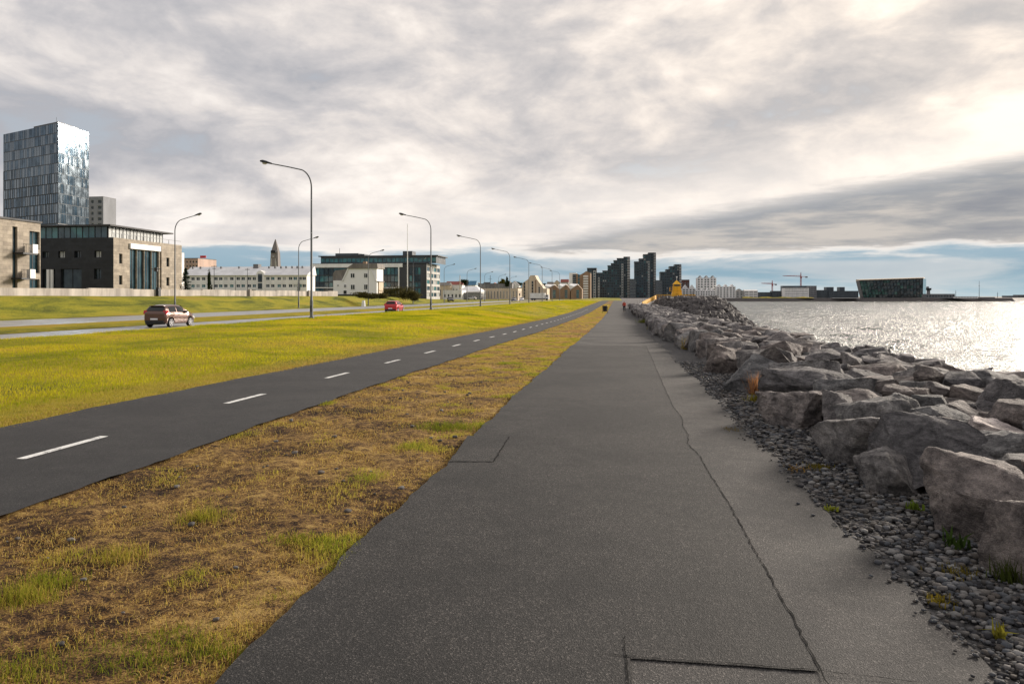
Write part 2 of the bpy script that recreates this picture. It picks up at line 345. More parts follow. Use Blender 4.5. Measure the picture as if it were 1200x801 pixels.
def stone_clad(c0, c1, sx=1.1, sz=0.42):
    def fn(t, bs, p):
        sp = t.node('ShaderNodeSeparateXYZ'); t.l.new(p, sp.inputs[0]); cb = t.node('ShaderNodeCombineXYZ')
        t.l.new(t.math('ADD', sp.outputs[0], sp.outputs[1]), cb.inputs[0]); t.l.new(sp.outputs[2], cb.inputs[1])
        b = t.node('ShaderNodeTexBrick'); t.l.new(cb.outputs[0], b.inputs[0]); b.inputs['Scale'].default_value = 1.0
        b.inputs['Brick Width'].default_value = sx; b.inputs['Row Height'].default_value = sz; b.inputs['Mortar Size'].default_value = 0.008
        b.inputs['Color1'].default_value = (*c0, 1); b.inputs['Color2'].default_value = (*c1, 1); b.inputs['Mortar'].default_value = (*[v * 0.4 for v in c0], 1)
        n = t.noise(p, 1.1, 6, 0.65); t.put(bs.inputs['Base Color'], t.mix(t.smooth(n, 0.3, 0.7), t.mix(1.0, b.outputs[0], (0.68, 0.68, 0.7), 'MULTIPLY'), b.outputs[0]))
        t.put(bs.inputs['Normal'], t.bump(t.noise(p, 9, 5), 0.5, 0.02))
    return fn
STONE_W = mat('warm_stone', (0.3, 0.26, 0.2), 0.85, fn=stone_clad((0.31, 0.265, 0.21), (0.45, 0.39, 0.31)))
STONE_D = mat('shaded_dark_stone', (0.05, 0.05, 0.06), 0.7, fn=stone_clad((0.011, 0.0135, 0.019), (0.022, 0.026, 0.034)))  # slate colour, darkened further for the shade on the office front
CONC = mat('concrete', (0.42, 0.38, 0.34), 0.9, fn=weather(0.35, 0.9))
WHITE = mat('white_render', (0.84, 0.83, 0.81), 0.85, fn=weather(0.12, 0.5))
CREAM = mat('cream_render', (0.60, 0.50, 0.38), 0.85, fn=weather(0.15, 0.4))
BROWN = mat('brown_brick', (0.30, 0.20, 0.13), 0.9, fn=weather(0.25, 0.4))
GREY = mat('grey_render', (0.20, 0.20, 0.21), 0.85, fn=weather(0.25, 0.3))
PALEG = mat('pale_grey_render', (0.48, 0.47, 0.45), 0.85, fn=weather(0.2, 0.3))
DARK = mat('dark_cladding', (0.030, 0.034, 0.042), 0.45, fn=weather(0.3, 0.2))
NAVY = mat('slate_blue_cladding', (0.045, 0.06, 0.075), 0.4, fn=weather(0.3, 0.2))
ROOFW = mat('pale_roof', (0.78, 0.78, 0.78), 0.5, fn=weather(0.15, 0.4))
ROOFG = mat('grey_shingle', (0.22, 0.20, 0.18), 0.85, fn=weather(0.3, 1.2))
ROOFD = mat('dark_roof', (0.06, 0.06, 0.065), 0.7, fn=weather(0.3, 0.8))
ROOFR = mat('red_roof', (0.28, 0.07, 0.05), 0.7, fn=weather(0.3, 0.8))
ROOFB = mat('blue_roof', (0.05, 0.18, 0.30), 0.6, fn=weather(0.3, 0.8))
STEEL = mat('galvanised_steel', (0.14, 0.15, 0.16), 0.6, 0.3, fn=weather(0.2, 1.5, 0.05))
DMETAL = mat('dark_metal', (0.025, 0.027, 0.03), 0.5, 0.4, fn=weather(0.3, 2.0, 0.05))
YELLOW = mat('yellow_paint', (0.80, 0.42, 0.01), 0.5, fn=weather(0.18, 1.2, 0.05))
REDP = mat('red_crane_paint', (0.35, 0.04, 0.03), 0.5, fn=weather(0.2, 1.0, 0.05))
WHITEP = mat('white_paint', (0.78, 0.78, 0.77), 0.45, fn=weather(0.1, 1.0, 0.05))
GLASSP = mat('light_lens', (0.6, 0.6, 0.55), 0.2, fn=weather(0.1, 2.0, 0.02))
def glass_fn(a, b, sc):
    def fn(t, bs, p):
        n = t.noise(p, sc, 3); t.put(bs.inputs['Base Color'], t.mix(t.smooth(n, 0.4, 0.6), a, b))
        t.put(bs.inputs['Normal'], t.bump(t.noise(p, 0.35, 2), 0.12, 0.2))
    return fn
GLASS = mat('window_glass', (0.02, 0.03, 0.035), 0.06, fn=glass_fn((0.012, 0.018, 0.022), (0.035, 0.048, 0.052), 0.5))
GLASSB = mat('blue_glass', (0.03, 0.06, 0.08), 0.05, fn=glass_fn((0.018, 0.045, 0.06), (0.05, 0.10, 0.125), 0.3))
GLASSG = mat('green_glass', (0.02, 0.06, 0.05), 0.10, fn=glass_fn((0.012, 0.030, 0.030), (0.03, 0.09, 0.07), 0.15))
GLASST = mat('teal_glass', (0.03, 0.12, 0.13), 0.08, fn=glass_fn((0.03, 0.10, 0.12), (0.06, 0.20, 0.21), 0.4))
BLIND = mat('pale_blind', (0.42, 0.44, 0.43), 0.3, fn=weather(0.3, 0.8, 0.02))
TWR_P = mat('tower_panel', (0.15, 0.185, 0.215), 0.20, 0.8, fn=lambda t, bs, p: (t.put(bs.inputs['Roughness'], t.smooth(t.noise(p, 0.4, 3), 0.3, 0.7, 0.09, 0.16)), t.put(bs.inputs['Normal'], t.bump(t.noise(p, 0.25, 2), 0.15, 0.15))))
TWR_G = mat('tower_glass', (0.08, 0.11, 0.14), 0.10, 0.7, fn=glass_fn((0.045, 0.08, 0.115), (0.08, 0.13, 0.18), 0.3))

# ================================================================== THE SETTING
def wav(seed, amp):
    ph = [random.Random(seed * 10 + i).uniform(0, 6.28) for i in range(5)]
    return lambda y: amp * (math.sin(0.55 * y + ph[0]) * 0.5 + math.sin(1.7 * y + ph[1]) * 0.4 + math.sin(4.3 * y + ph[2]) * 0.35 + math.sin(9.1 * y + ph[3]) * 0.25 + math.sin(21 * y + ph[4]) * 0.15)
def seq(a, b, s0, g, smax):
    out = [a]; s = s0
    while out[-1] < b: out.append(min(b, out[-1] + s)); s = min(s * g, smax)
    return out
YS = seq(-8, 4, 0.3, 1.0, 0.3)[:-1] + seq(4, 330, 0.12, 1.012, 6)
YN = seq(-8, 420, 1.0, 1.02, 8)
wl, wr, bl, br = wav(1, 0.04), wav(2, 0.05), wav(3, 0.04), wav(4, 0.045)
PL = lambda y: -1.67 + wl(y); PR = lambda y: 1.57 + wr(y) - 0.25 * float(sstep(60, 140, y))
BR_ = lambda y: -4.52 + br(y) + 0.9 * float(sstep(70, 220, y)); BL_ = lambda y: -7.62 + bl(y) + 0.9 * float(sstep(70, 220, y))

# base sheet to the horizon
gx = [-4500, -2500, -1400, -700, -450, -300, -220, -150, -110, -85, -70, -64] + list(np.arange(-60, -47, 0.75)) + list(np.arange(-47, -4, 1.0)) + list(np.arange(-4, 9.1, 0.65))
gy = [-80, -30] + seq(-10, 420, 2.0, 1.02, 10) + [500, 700, 1000, 1500, 2500, 5000]
GX, GY = np.meshgrid(gx, gy); GZ = G(GX, GY) - 0.06 - 4.6 * sstep(4.6, 9.0, GX) - 0.55 * sstep(1.9, 3.0, GX)
m_ = len(gx); ii = (np.arange(len(gy) - 1)[:, None] * m_ + np.arange(m_ - 1)[None, :]).ravel()
struct(link(np_mesh('ground', np.stack([GX, GY, GZ], -1).reshape(-1, 3), np.stack([ii, ii + 1, ii + m_ + 1, ii + m_], 1), BANK, smooth=True), 'ground'))

struct(sheet('lawn', lambda y: -23.9, lambda y: BL_(y) + 0.25, seq(-8, 420, 0.5, 1.012, 5), 40, LAWN, 0.0,
             lambda X, Y: 0.05 * np.sin(X * 0.9 + np.sin(Y * 0.31) * 2) * np.sin(Y * 0.43 + X * 0.2) * sstep(-8.2, -9.5, X) - 0.03 * sstep(-8.1, -7.6, X)))
verge = struct(sheet('dry_verge', lambda y: BR_(y) - 0.25, lambda y: PL(y) + 0.25, YS, 26, SOIL, -0.012,
             lambda X, Y: 0.018 * np.sin(X * 5.1 + Y * 1.3) * np.sin(Y * 4.3 - X * 2.0) + 0.012 * np.sin(X * 11 + Y * 9)))
bike = struct(sheet('bike_path', BL_, BR_, YS, 6, A_BIKE, 0.02))
path = struct(sheet('footpath', PL, PR, YS, 8, A_OLD, 0.02))
gravel = struct(sheet('gravel_strip', lambda y: PR(y) - 0.2, lambda y: 3.2, YS, 8, GRAVEL, -0.015))
road1 = struct(sheet('near_carriageway', lambda y: -33.0, lambda y: -25.0, YN, 4, A_ROAD, 0.01))
struct(sheet('median_grass', lambda y: -38.2, lambda y: -32.9, YN, 4, LAWN, 0.03))
road2 = struct(sheet('far_carriageway', lambda y: -48.2, lambda y: -38.2, YN, 4, A_ROAD, 0.01))
struct(sheet('grass_bank', lambda y: -62.0, lambda y: -48.2, YN, 26, BANK, 0.012, lambda X, Y: 0.06 * np.sin(X * 1.3 + Y * 0.5) * np.sin(Y * 0.7)))

# newer dark overlay on the footpath, its torn right edge, the patches
edge_px = [(757, 405), (764, 420), (772, 440), (780, 458), (789, 478), (799, 492), (801, 503), (807, 512), (806, 522), (822, 538), (828, 552), (838, 568), (850, 586), (862, 608), (878, 640), (893, 664), (908, 690), (925, 722), (943, 756), (962, 793)]
edge = [gnd(a, b, float(np.interp((EYE) * F / (b - HY), DIPY, DIPZ))) for a, b in edge_px][::-1]
ey = [e.y for e in edge]; ex = [e.x for e in edge]
jag = wav(9, 0.007)
EX = lambda y: float(np.interp(y, ey, ex)) + jag(y * 2.2)
yend = ey[-1]
ov = sheet('asphalt_overlay', lambda y: PL(y) - 0.012, EX, seq(ey[0], yend, 0.06, 1.006, 0.4), 6, A_NEW, 0.026); struct(ov)
b0 = ey[0]
ov2 = sheet('asphalt_overlay', lambda y: PL(y) - 0.012, lambda y: 0.06 + jag(y), seq(-8, b0, 0.25, 1.0, 0.25), 6, A_NEW, 0.026); struct(ov2)
def crack(pts, w, parent, off=0.0295):
    mb = MB(); pts = [Vector((p[0], p[1], 0)) for p in pts]; rnd = random.Random(len(pts) * 31 + int(w * 1e4)); dense = []
    for a, b in zip(pts[:-1], pts[1:]):
        k = max(2, int((b - a).length / 0.035))
        dense += [a.lerp(b, i / k) + Vector((rnd.gauss(0, 0.004), rnd.gauss(0, 0.004), 0)) for i in range(k)]
    dense.append(pts[-1]); L, Rr = [], []
    for i, p in enumerate(dense):
        t = (dense[min(i + 1, len(dense) - 1)] - dense[max(i - 1, 0)]).normalized(); s = Vector((t.y, -t.x, 0)); ww = w * rnd.uniform(0.35, 1.2) * (0.4 if i in (0, len(dense) - 1) else 1)
        z = float(G(p.x, p.y)) + off; L.append((p.x - s.x * ww, p.y - s.y * ww, z)); Rr.append((p.x + s.x * ww, p.y + s.y * ww, z))
    n = len(dense); mb.add(L + Rr, [(i, n + i, n + i + 1, i + 1) for i in range(n - 1)]); return mb.build('crack', CRACK, parent)
crack([(EX(y), y) for y in np.linspace(ey[0] - 0.3, yend, 190)], 0.0045, path)
crack([tuple(gnd(a, b)[:2]) for a, b in ((712, 772), (735, 775), (800, 780), (870, 785), (962, 793), (1010, 799), (1075, 806))], 0.0035, path)
crack([tuple(gnd(a, b)[:2]) for a, b in ((732, 752), (734, 775), (737, 812), (740, 880))], 0.003, path)
crack([tuple(gnd(a, b)[:2]) for a, b in ((524, 544), (578, 544), (597, 514))], 0.010, path)
crack([(x, yend + 0.02 * math.sin(x * 9)) for x in np.linspace(-1.6, EX(yend), 60)], 0.012, path)
pp = [gnd(a, b) for a, b in ((548, 513), (597, 514), (577, 544), (528, 543))]
mbp = MB(); mbp.quad(*[(p.x, p.y, 0.0282) for p in (pp[3], pp[2], pp[1], pp[0])]); mbp.build('asphalt_patch', A_NEW, path)

# dashes of the bike path centre line
def dash(y0, y1, i):
    mb = MB(); xs = 0.052; ys = np.linspace(y0, y1, 9 if y0 < 30 else 3); xc = lambda y: -5.92 + 0.9 * float(sstep(70, 220, y))
    v = [(xc(y) + s * xs, y, float(G(xc(y), y)) + 0.0245) for s in (-1, 1) for y in ys]; n = len(ys)
    mb.add(v, [(j, n + j, n + j + 1, j + 1) for j in range(n - 1)]); mb.build('lane_dash', PAINT, bike)
d1 = [gnd(78, 537).y - 0.02, 0]; y = gnd(22, 540).y
for i in range(34): dash(y, y + 1.22, i); y += 3.92

# sea
xs = np.array(seq(4.4, 30, 0.28, 1.0, 0.28) + seq(30.3, 75, 0.30, 1.012, 0.8) + seq(76, 3500, 1.0, 1.045, 200)); ysw = np.array([-200, -90, -40, -15] + seq(0, 110, 0.40, 1.0, 0.4) + seq(110.5, 260, 0.5, 1.006, 1.5) + seq(262, 7000, 2.0, 1.05, 400))
WX, WY = np.meshgrid(xs, ysw); WZ = np.full_like(WX, -4.5); rw = random.Random(5); WR = np.hypot(WX, WY)
for k in range(46):
    lam = 0.95 * 1.085 ** k; ang = R(-112) + rw.gauss(0, 0.6); amp = 0.0125 * lam ** 0.85 * (1.0 if lam < 6 else 0.55); kk = 2 * math.pi / lam; ph = rw.uniform(0, 6.3)
    fade = 1 - sstep(45 * lam, 110 * lam, WR)
    s_ = np.sin(kk * (WX * math.cos(ang) + WY * math.sin(ang)) + ph + 0.9 * np.sin(WX * 0.05 * (1 + k % 3) + WY * 0.037 + ph) + 0.7 * np.sin(WY * 0.11 - WX * 0.06 * (1 + k % 2) + 2 * ph)); WZ += amp * fade * (1.2 * (0.5 + 0.5 * s_) ** 1.7 - 0.5)
m_ = len(xs); ii = (np.arange(len(ysw) - 1)[:, None] * m_ + np.arange(m_ - 1)[None, :]).ravel()
struct(link(np_mesh('sea', np.stack([WX, WY, WZ], -1).reshape(-1, 3), np.stack([ii, ii + 1, ii + m_ + 1, ii + m_], 1), WATER, smooth=True), 'sea'))

# far shore: land beyond the lighthouse and round to the harbour
coast = [Vector((4.0, 196, 0)), Vector((24, 215, 0)), Vector((45, 400, 0)), Vector((80, 620, 0)), W(838, 860), W(900, 878), W(1000, 884), W(1100, 886), W(1186, 900), W(1190, 940), W(1235, 1300), W(1320, 1700), Vector((2600, 3400, 0)), Vector((2600, 6000, 0)), Vector((-300, 6000, 0)), Vector((-300, 300, 0)), Vector((-40, 300, 0)), Vector((0, 240, 0))]
mb = MB(); n = len(coast)
mb.add([(p.x, p.y, -0.5) for p in coast] + [(p.x + 3, p.y - 4, -6) for p in coast], [tuple(range(n))] + [(i, i + n, (i + 1) % n + n, (i + 1) % n) for i in range(n)])
struct(mb.build('far_shore', RUBBLE, fixn=True))

# ================================================================== SEAWALL OF BOULDERS
def ico(sub):
    bm = bmesh.new(); bmesh.ops.create_icosphere(bm, subdivisions=sub, radius=1.0)
    v = np.array([p.co[:] for p in bm.verts]); f = np.array([[q.index for q in p.verts] for p in bm.faces]); bm.free(); return v, f
ICO = {k: ico(k) for k in (1, 2, 3, 4, 5)}
def rock_shape(seed, sub, cuts=13, box=0.75, rough=0.05):
    """angular block: a ball cut by random planes, then broken up by noise; fits the box -1..1"""
    rs = np.random.default_rng(seed); v, f = ICO[sub]; v = v.copy() * 1.25
    for k in range(cuts):
        if k < 6: nrm = np.eye(3)[k % 3] * (1 if k < 3 else -1) + rs.normal(0, 0.22, 3); d = box * rs.uniform(0.86, 1.12)
        else: nrm = rs.normal(0, 1, 3); d = rs.uniform(0.82, 1.1)
        nrm /= np.linalg.norm(nrm); e = np.maximum(0, v @ nrm - d); v -= np.outer(e * 0.97, nrm)
    off = Vector(rs.uniform(-50, 50, 3))
    for i in range(len(v)):
        p = Vector(v[i]); q = p * 1.5 + off
        a = mnoise.fractal(q, 0.9, 2.1, 5 if sub > 3 else 3); b = mnoise.ridged_multi_fractal(p * 0.9 + off, 0.9, 2.0, 3, 1.0, 2.0) - 1.1
        c = mnoise.fractal(p * 5.5 + off, 0.8, 2.2, 4) if sub > 3 else 0.0
        v[i] += np.array(p.normalized()) * (a * rough * 1.3 + b * rough * 0.55 + c * rough * 0.32)
    lo, hi = v.min(0), v.max(0); return (v - (lo + hi) / 2) / ((hi - lo) / 2), f
def hull_rock(seed, cuts, npt=20, rough=0.026, bev=0.03):
    """angular block of quarried rock: hull of a few points, worn edges, broken surface; fits the box -1..1"""
    rs = random.Random(seed); bm = bmesh.new()
    for i in range(npt):
        p = Vector((rs.uniform(-1, 1), rs.uniform(-1, 1), rs.uniform(-1, 1))); k = max(abs(p.x), abs(p.y), abs(p.z)); e = p.length
        p = p * (0.72 / k + 0.32 / e); bm.verts.new(p)
    r = bmesh.ops.convex_hull(bm, input=bm.verts[:]); bmesh.ops.delete(bm, geom=list({g for g in r['geom_interior'] + r['geom_unused'] if isinstance(g, bmesh.types.BMVert) and g.is_valid}), context='VERTS')
    bmesh.ops.dissolve_limit(bm, angle_limit=R(10), verts=bm.verts[:], edges=bm.edges[:])
    bmesh.ops.bevel(bm, geom=bm.edges[:], offset=bev, segments=1, affect='EDGES', profile=0.6, clamp_overlap=True)
    bmesh.ops.triangulate(bm, faces=bm.faces[:])
    for lim in ([0.42, 0.21, 0.11, 0.06] if cuts > 2 else [0.45, 0.24, 0.13] if cuts == 2 else [0.5] if cuts == 1 else []):
        es = [e for e in bm.edges if e.calc_length() > lim]
        if es: bmesh.ops.subdivide_edges(bm, edges=es, cuts=1); bmesh.ops.triangulate(bm, faces=bm.faces[:])
    off = Vector((rs.uniform(-40, 40), rs.uniform(-40, 40), rs.uniform(-40, 40))); bm.normal_update(); mv = []
    for v in bm.verts:
        q = v.co; a = mnoise.fractal(q * 1.6 + off, 0.8, 2.1, 4); b = mnoise.ridged_multi_fractal(q * 2.6 + off, 0.9, 2.1, 4, 1.0, 2.0) - 1.2; c = mnoise.fractal(q * 7 - off, 0.6, 2.2, 3)
        st = abs(math.sin((q.z + 0.25 * q.x + 0.15 * a) * 7 + rs.random() * 0.02)) ** 8
        mv.append(v.normal * (a * rough * 1.6 + b * rough * 0.7 + (c * rough * 0.55 - st * rough * 0.8 if cuts > 1 else 0)))
    for v, m in zip(bm.verts, mv): v.co += m
    V = np.array([v.co[:] for v in bm.verts]); Fc = np.array([[q.index for q in f.verts] for f in bm.faces]); bm.free()
    lo, hi = V.min(0), V.max(0); return (V - (lo + hi) / 2) / ((hi - lo) / 2), Fc
def rock_mesh(seed, sub, mt=ROCK, rough=0.026):
    v, f = hull_rock(seed, {5: 3, 4: 3, 3: 2, 2: 1}[sub], 12 + seed % 6, rough); me = np_mesh('boulder', v, f, mt, smooth=True); me.set_sharp_from_angle(angle=R(26)); return me
wall_core = MB(); cy = [-6] + list(np.arange(0, 190, 3.0)); prof = [(2.15, -0.3), (2.45, -0.05), (3.0, 0.12), (5.0, 0.12), (6.2, -0.6), (9.5, -3.4), (12.5, -5.6)]
vs = [(x + 0.12 * math.sin(y * 1.1 + j), y, z + 0.06 * math.sin(y * 0.9 + j * 2) + (float(np.interp(y, DIPY, DIPZ)) * (0.8 if j < 2 else 0.6))) for y in cy for j, (x, z) in enumerate(prof)]
k = len(prof); wall_core.add(vs, [(i * k + j, i * k + j + 1, (i + 1) * k + j + 1, (i + 1) * k + j) for i in range(len(cy) - 1) for j in range(k - 1)])
seawall = thing('boulder_seawall', 'long seawall of piled grey-brown basalt boulders between gravel strip and sea', 'seawall', (4.0, 3.0, 0.0))
wall_core.build('rubble_core', RUBBLE, seawall, smooth=True)
taken = []
def put_rock(me, c, half, rz, rx=0.0, ry=0.0, name='boulder'):
    o = bpy.data.objects.new(name, me); COL.objects.link(o); o.parent = seawall
    o.location = Vector(c) - seawall.location; o.rotation_euler = (rx, ry, rz); o.scale = half
    taken.append((c[0], c[1], 0.5 * (half[0] + half[1]))); return o
# the near ones one by one: column, row of the foot (or None and depth), width, depth, top height, turn
HERO = [  # px, D, halfwidth, halfdepth, top z, bottom z, turn, tilt, seed, sub
    (1172, 5.25, 0.52, 0.46, 0.46, -0.22, 0.35, (0.24, 0.12), 11, 5),
    (1092, 6.45, 0.46, 0.42, 0.52, -0.15, -0.15, (0.2, 0.05), 12, 5),
    (1045, 6.30, 0.22, 0.26, 0.33, -0.20, 0.5, (0.05, -0.10), 13, 4),
    (1022, 7.45, 0.50, 0.50, 0.52, -0.22, 0.22, (0.16, 0.06), 14, 5),
    (1252, 4.3, 0.40, 0.38, 0.42, -0.25, 0.4, (0.0, 0.1), 15, 5),
    (932, 9.6, 0.40, 0.46, 0.50, -0.25, 0.4, (0.14, -0.06), 16, 5),
    (948, 11.1, 0.66, 0.62, 0.56, -0.2, 0.15, (0.07, 0.05), 17, 5),
    (884, 13.4, 0.60, 0.60, 0.56, -0.3, 0.25, (0.05, 0.04), 18, 5),
    (905, 15.6, 0.62, 0.72, 0.52, -0.2, -0.1, (0.06, 0.0), 19, 4),
    (849, 17.0, 0.55, 0.60, 0.55, -0.4, 0.35, (0.05, 0.03), 20, 4),
    (862, 19.6, 0.66, 0.70, 0.55, -0.3, 0.1, (0.05, 0.08), 21, 4),
    (1016, 10.6, 0.58, 0.55, 0.50, -0.1, 0.05, (0.12, 0.05), 22, 4),
    (1104, 7.6, 0.36, 0.32, 0.52, -0.1, 0.2, (0.05, -0.1), 23, 4),
    (1168, 7.0, 0.42, 0.38, 0.45, -0.1, 0.3, (0.1, 0.1), 24, 4),
    (1186, 6.35, 0.42, 0.36, 0.52, -0.1, 0.25, (0.0, -0.12), 25, 5),
    (1190, 8.4, 0.48, 0.46, 0.68, -0.1, 0.35, (0.05, 0.05), 26, 4),
    (1152, 10.6, 0.56, 0.50, 0.60, -0.1, 0.3, (0.03, 0.12), 27, 4),
    (1068, 9.4, 0.38, 0.36, 0.50, -0.1, 0.8, (0.1, 0.0), 28, 4),
    (1056, 8.7, 0.30, 0.30, 0.48, 0.0, 0.1, (0.1, 0.2), 29, 4),
    (985, 8.9, 0.30, 0.34, 0.46, -0.1, 0.6, (0.2, 0.1), 30, 4),
    (1250, 5.9, 0.5, 0.45, 0.5, -0.1, 0.4, (0.1, 0.1), 31, 4),
    (1290, 5.0, 0.55, 0.5, 0.45, -0.1, 0.9, (0.1, 0.0), 32, 4),
]
for px, D, hw, hd, zt, zb, rz, (rx, ry), sd, sub in HERO:
    p = W(px, D); me = rock_mesh(sd, sub, ROCKW if sd == 24 else ROCK, rough=0.05 if sd in (16, 26) else 0.03)
    put_rock(me, (p.x, p.y, (zt + zb) / 2), (hw * 0.95, hd * 0.95, (zt - zb) / 2 * 1.04), rz + YAW, rx, ry)
near_m = [rock_mesh(100 + i, 4) for i in range(12)]; mid_m = [rock_mesh(140 + i, 3) for i in range(14)]; lo_m = [hull_rock(180 + i, 1, 13) for i in range(10)]
rr = random.Random(21); spots = []
def free(x, y, r, k): return all((x - a) ** 2 + (y - b) ** 2 > (k * (r + c)) ** 2 for a, b, c in taken if abs(b - y) < 2.2)
y = 2.2
while y < 150:                                      # front row of big blocks along the gravel
    r = rr.uniform(0.42, 0.62)
    if free(2.7, y, r, 0.62): spots.append((2.45 + r * 0.55 + rr.uniform(-0.12, 0.15) + (0.25 * math.sin(y * 0.11)), y, r, rr.uniform(0.48, 0.66))); taken.append((*spots[-1][:2], r))
    y += r * rr.uniform(1.35, 1.7) * (1.0 if y < 60 else 1.25)
for rad, k, tries in ((0.46, 0.80, 1300), (0.32, 0.74, 2600), (0.20, 0.66, 3200)):      # the bed behind, big ones first, then the gaps
    for _ in range(tries):
        y = 2.0 + 148 * rr.random() ** 1.7; x = rr.uniform(2.9, 6.4); r = rad * rr.uniform(0.75, 1.3)
        if rad < 0.3 and y > 40: continue
        if free(x, y, r, k): spots.append((x, y, r, None)); taken.append((x, y, r))
def crown(x, y): return 0.50 - 0.16 * max(0, x - 5.2) + 0.05 * math.sin(x * 2.3 + y * 0.7) + 0.55 * float(np.interp(y, DIPY, DIPZ)) - (0.06 if x < 3.4 else 0)
spots.sort(key=lambda s: -(s[2] / (s[1] + 1)))
rest_v, rest_f, nb = [], [], 0
for i, (x, y, r, zt) in enumerate(spots):
    top = (zt + 0.55 * float(np.interp(y, DIPY, DIPZ)) if zt else crown(x, y) + rr.uniform(-0.16, 0.14) + 0.10 * (r - 0.4)); hz = (r * rr.uniform(0.62, 0.85) if zt is None else 0.5 * (zt + 0.35))
    half = (r * rr.uniform(0.9, 1.25), r * rr.uniform(0.85, 1.2), hz); rz = rr.uniform(0, 6.28) if zt is None else rr.gauss(0.2, 0.2); t = (rr.gauss(0, 0.16), rr.gauss(0, 0.16))
    if i < 275:
        put_rock(near_m[i % 12] if y < 16 else mid_m[i % 14], (x, y, top - hz), half, rz, *t)
    else:
        v, f = lo_m[i % 10]; M = np.array(Matrix.LocRotScale(Vector((x, y, top - hz)), Matrix.Rotation(rz, 3, 'Z').to_euler(), Vector(half)))
        rest_v.append(v @ M[:3, :3].T + M[:3, 3]); rest_f.append(f + nb); nb += len(v)
# seaward slope and the rubble headland under the lighthouse
for _ in range(900):
    y = 1 + 150 * rr.random(); x = rr.uniform(6.2, 11.5); r = rr.uniform(0.45, 0.9); z = np.interp(x, [6.2, 9.5, 12.5], [-0.35, -3.2, -5.2])
    v, f = lo_m[rr.randrange(10)]; M = np.array(Matrix.LocRotScale(Vector((x, y, z)), Matrix.Rotation(rr.uniform(0, 6.28), 3, 'Z').to_euler(), Vector((r, r * rr.uniform(0.8, 1.2), r * 0.75))))
    rest_v.append(v @ M[:3, :3].T + M[:3, 3]); rest_f.append(f + nb); nb += len(v)
me = np_mesh('boulders_far', np.concatenate(rest_v), np.concatenate(rest_f), ROCK, smooth=True); me.set_sharp_from_angle(angle=R(38))
o = link(me, 'boulders_far', seawall); o['kind'] = 'stuff'
HL = W(793, 187)                                     # lighthouse foot
def hump(x, y):
    t = 1 - sstep(0.55, 1.35, math.hypot((x - 16.5) / (9.5 if x < 16.5 else 10.5), (y - 182) / 38.0)); return -5.0 + 5.9 * float(t)
head = thing('rubble_headland', 'dark mound of broken rock rising from the seawall below the yellow lighthouse', 'rock mound', (13.5, 175, -2))
hx = np.arange(1.5, 38, 1.2); hy = np.arange(126, 216, 1.6); mbh = MB(); k = len(hx)
mbh.add([(x, y, hump(x, y) - 0.25) for y in hy for x in hx], [(i * k + j, i * k + j + 1, (i + 1) * k + j + 1, (i + 1) * k + j) for i in range(len(hy) - 1) for j in range(k - 1)])
mbh.build('rubble_core', RUBBLE, head, smooth=True)
rv, rf, nb = [], [], 0; small = [hull_rock(300 + i, 0, 12, 0.02, 0.02) for i in range(10)]
for _ in range(5200):
    x = rr.uniform(3.6, 33); y = 132 + 62 * rr.random() ** 1.3; z = hump(x, y)
    if z < -4.9: continue
    r = rr.uniform(0.32, 0.8); v, f = small[rr.randrange(10)]
    M = np.array(Matrix.LocRotScale(Vector((x, y, z - 0.05 + rr.uniform(-0.1, 0.22))), Matrix.Rotation(rr.uniform(0, 6.28), 3, (rr.gauss(0, 1), rr.gauss(0, 1), 1.0)).to_euler(), Vector((r, r * rr.uniform(0.7, 1.2), r * rr.uniform(0.5, 0.9)))))
    rv.append(v @ M[:3, :3].T + M[:3, 3]); rf.append(f + nb); nb += len(v)
o = link(np_mesh('broken_rock', np.concatenate(rv), np.concatenate(rf), RUBBLE), 'broken_rock', head); o['kind'] = 'stuff'

# ------------------------------------------------------------------ pebbles of the gravel strip
peb = []
for _ in range(17000):
    y = 2.2 + 18 * rr.random() ** 2.1; x = rr.uniform(PR(y) - 0.03, 2.85)
    edge_f = x - PR(y)
    if edge_f < 0.10 and rr.random() < 0.45: continue
    peb.append((x, y, (0.008 + 0.019 * rr.random() ** 2.2) * (1.1 if y < 8 else 1.3) * (0.75 if edge_f < 0.12 else 1)))
for _ in range(60):                                   # a few strayed on to the asphalt and the verge side
    y = 2.4 + 9 * rr.random(); peb.append((PR(y) - abs(rr.gauss(0, 0.09)), y, rr.uniform(0.006, 0.013)))
peb.sort(key=lambda q: -(q[2] / q[1]) if q[0] > PR(q[1]) else 0)
PC = [(0.072, 0.078, 0.09), (0.12, 0.123, 0.132), (0.05, 0.05, 0.055), (0.17, 0.16, 0.155), (0.10, 0.088, 0.08), (0.035, 0.035, 0.04), (0.13, 0.12, 0.112), (0.08, 0.085, 0.095), (0.23, 0.225, 0.22), (0.06, 0.056, 0.054)]
pshape = []
for i in range(20):
    v, f = rock_shape(400 + i, 2 if i < 10 else 1, cuts=14, box=0.8, rough=0.05); pshape.append((v, f))
pmesh = [np_mesh('pebble', *pshape[i % 10], PEB, np.tile(np.array(PC[i % 10]) * (0.8 + 0.03 * i), (len(pshape[i % 10][0]), 1)), smooth=False) for i in range(20)]
pv, pf, pc, nb = [], [], [], 0
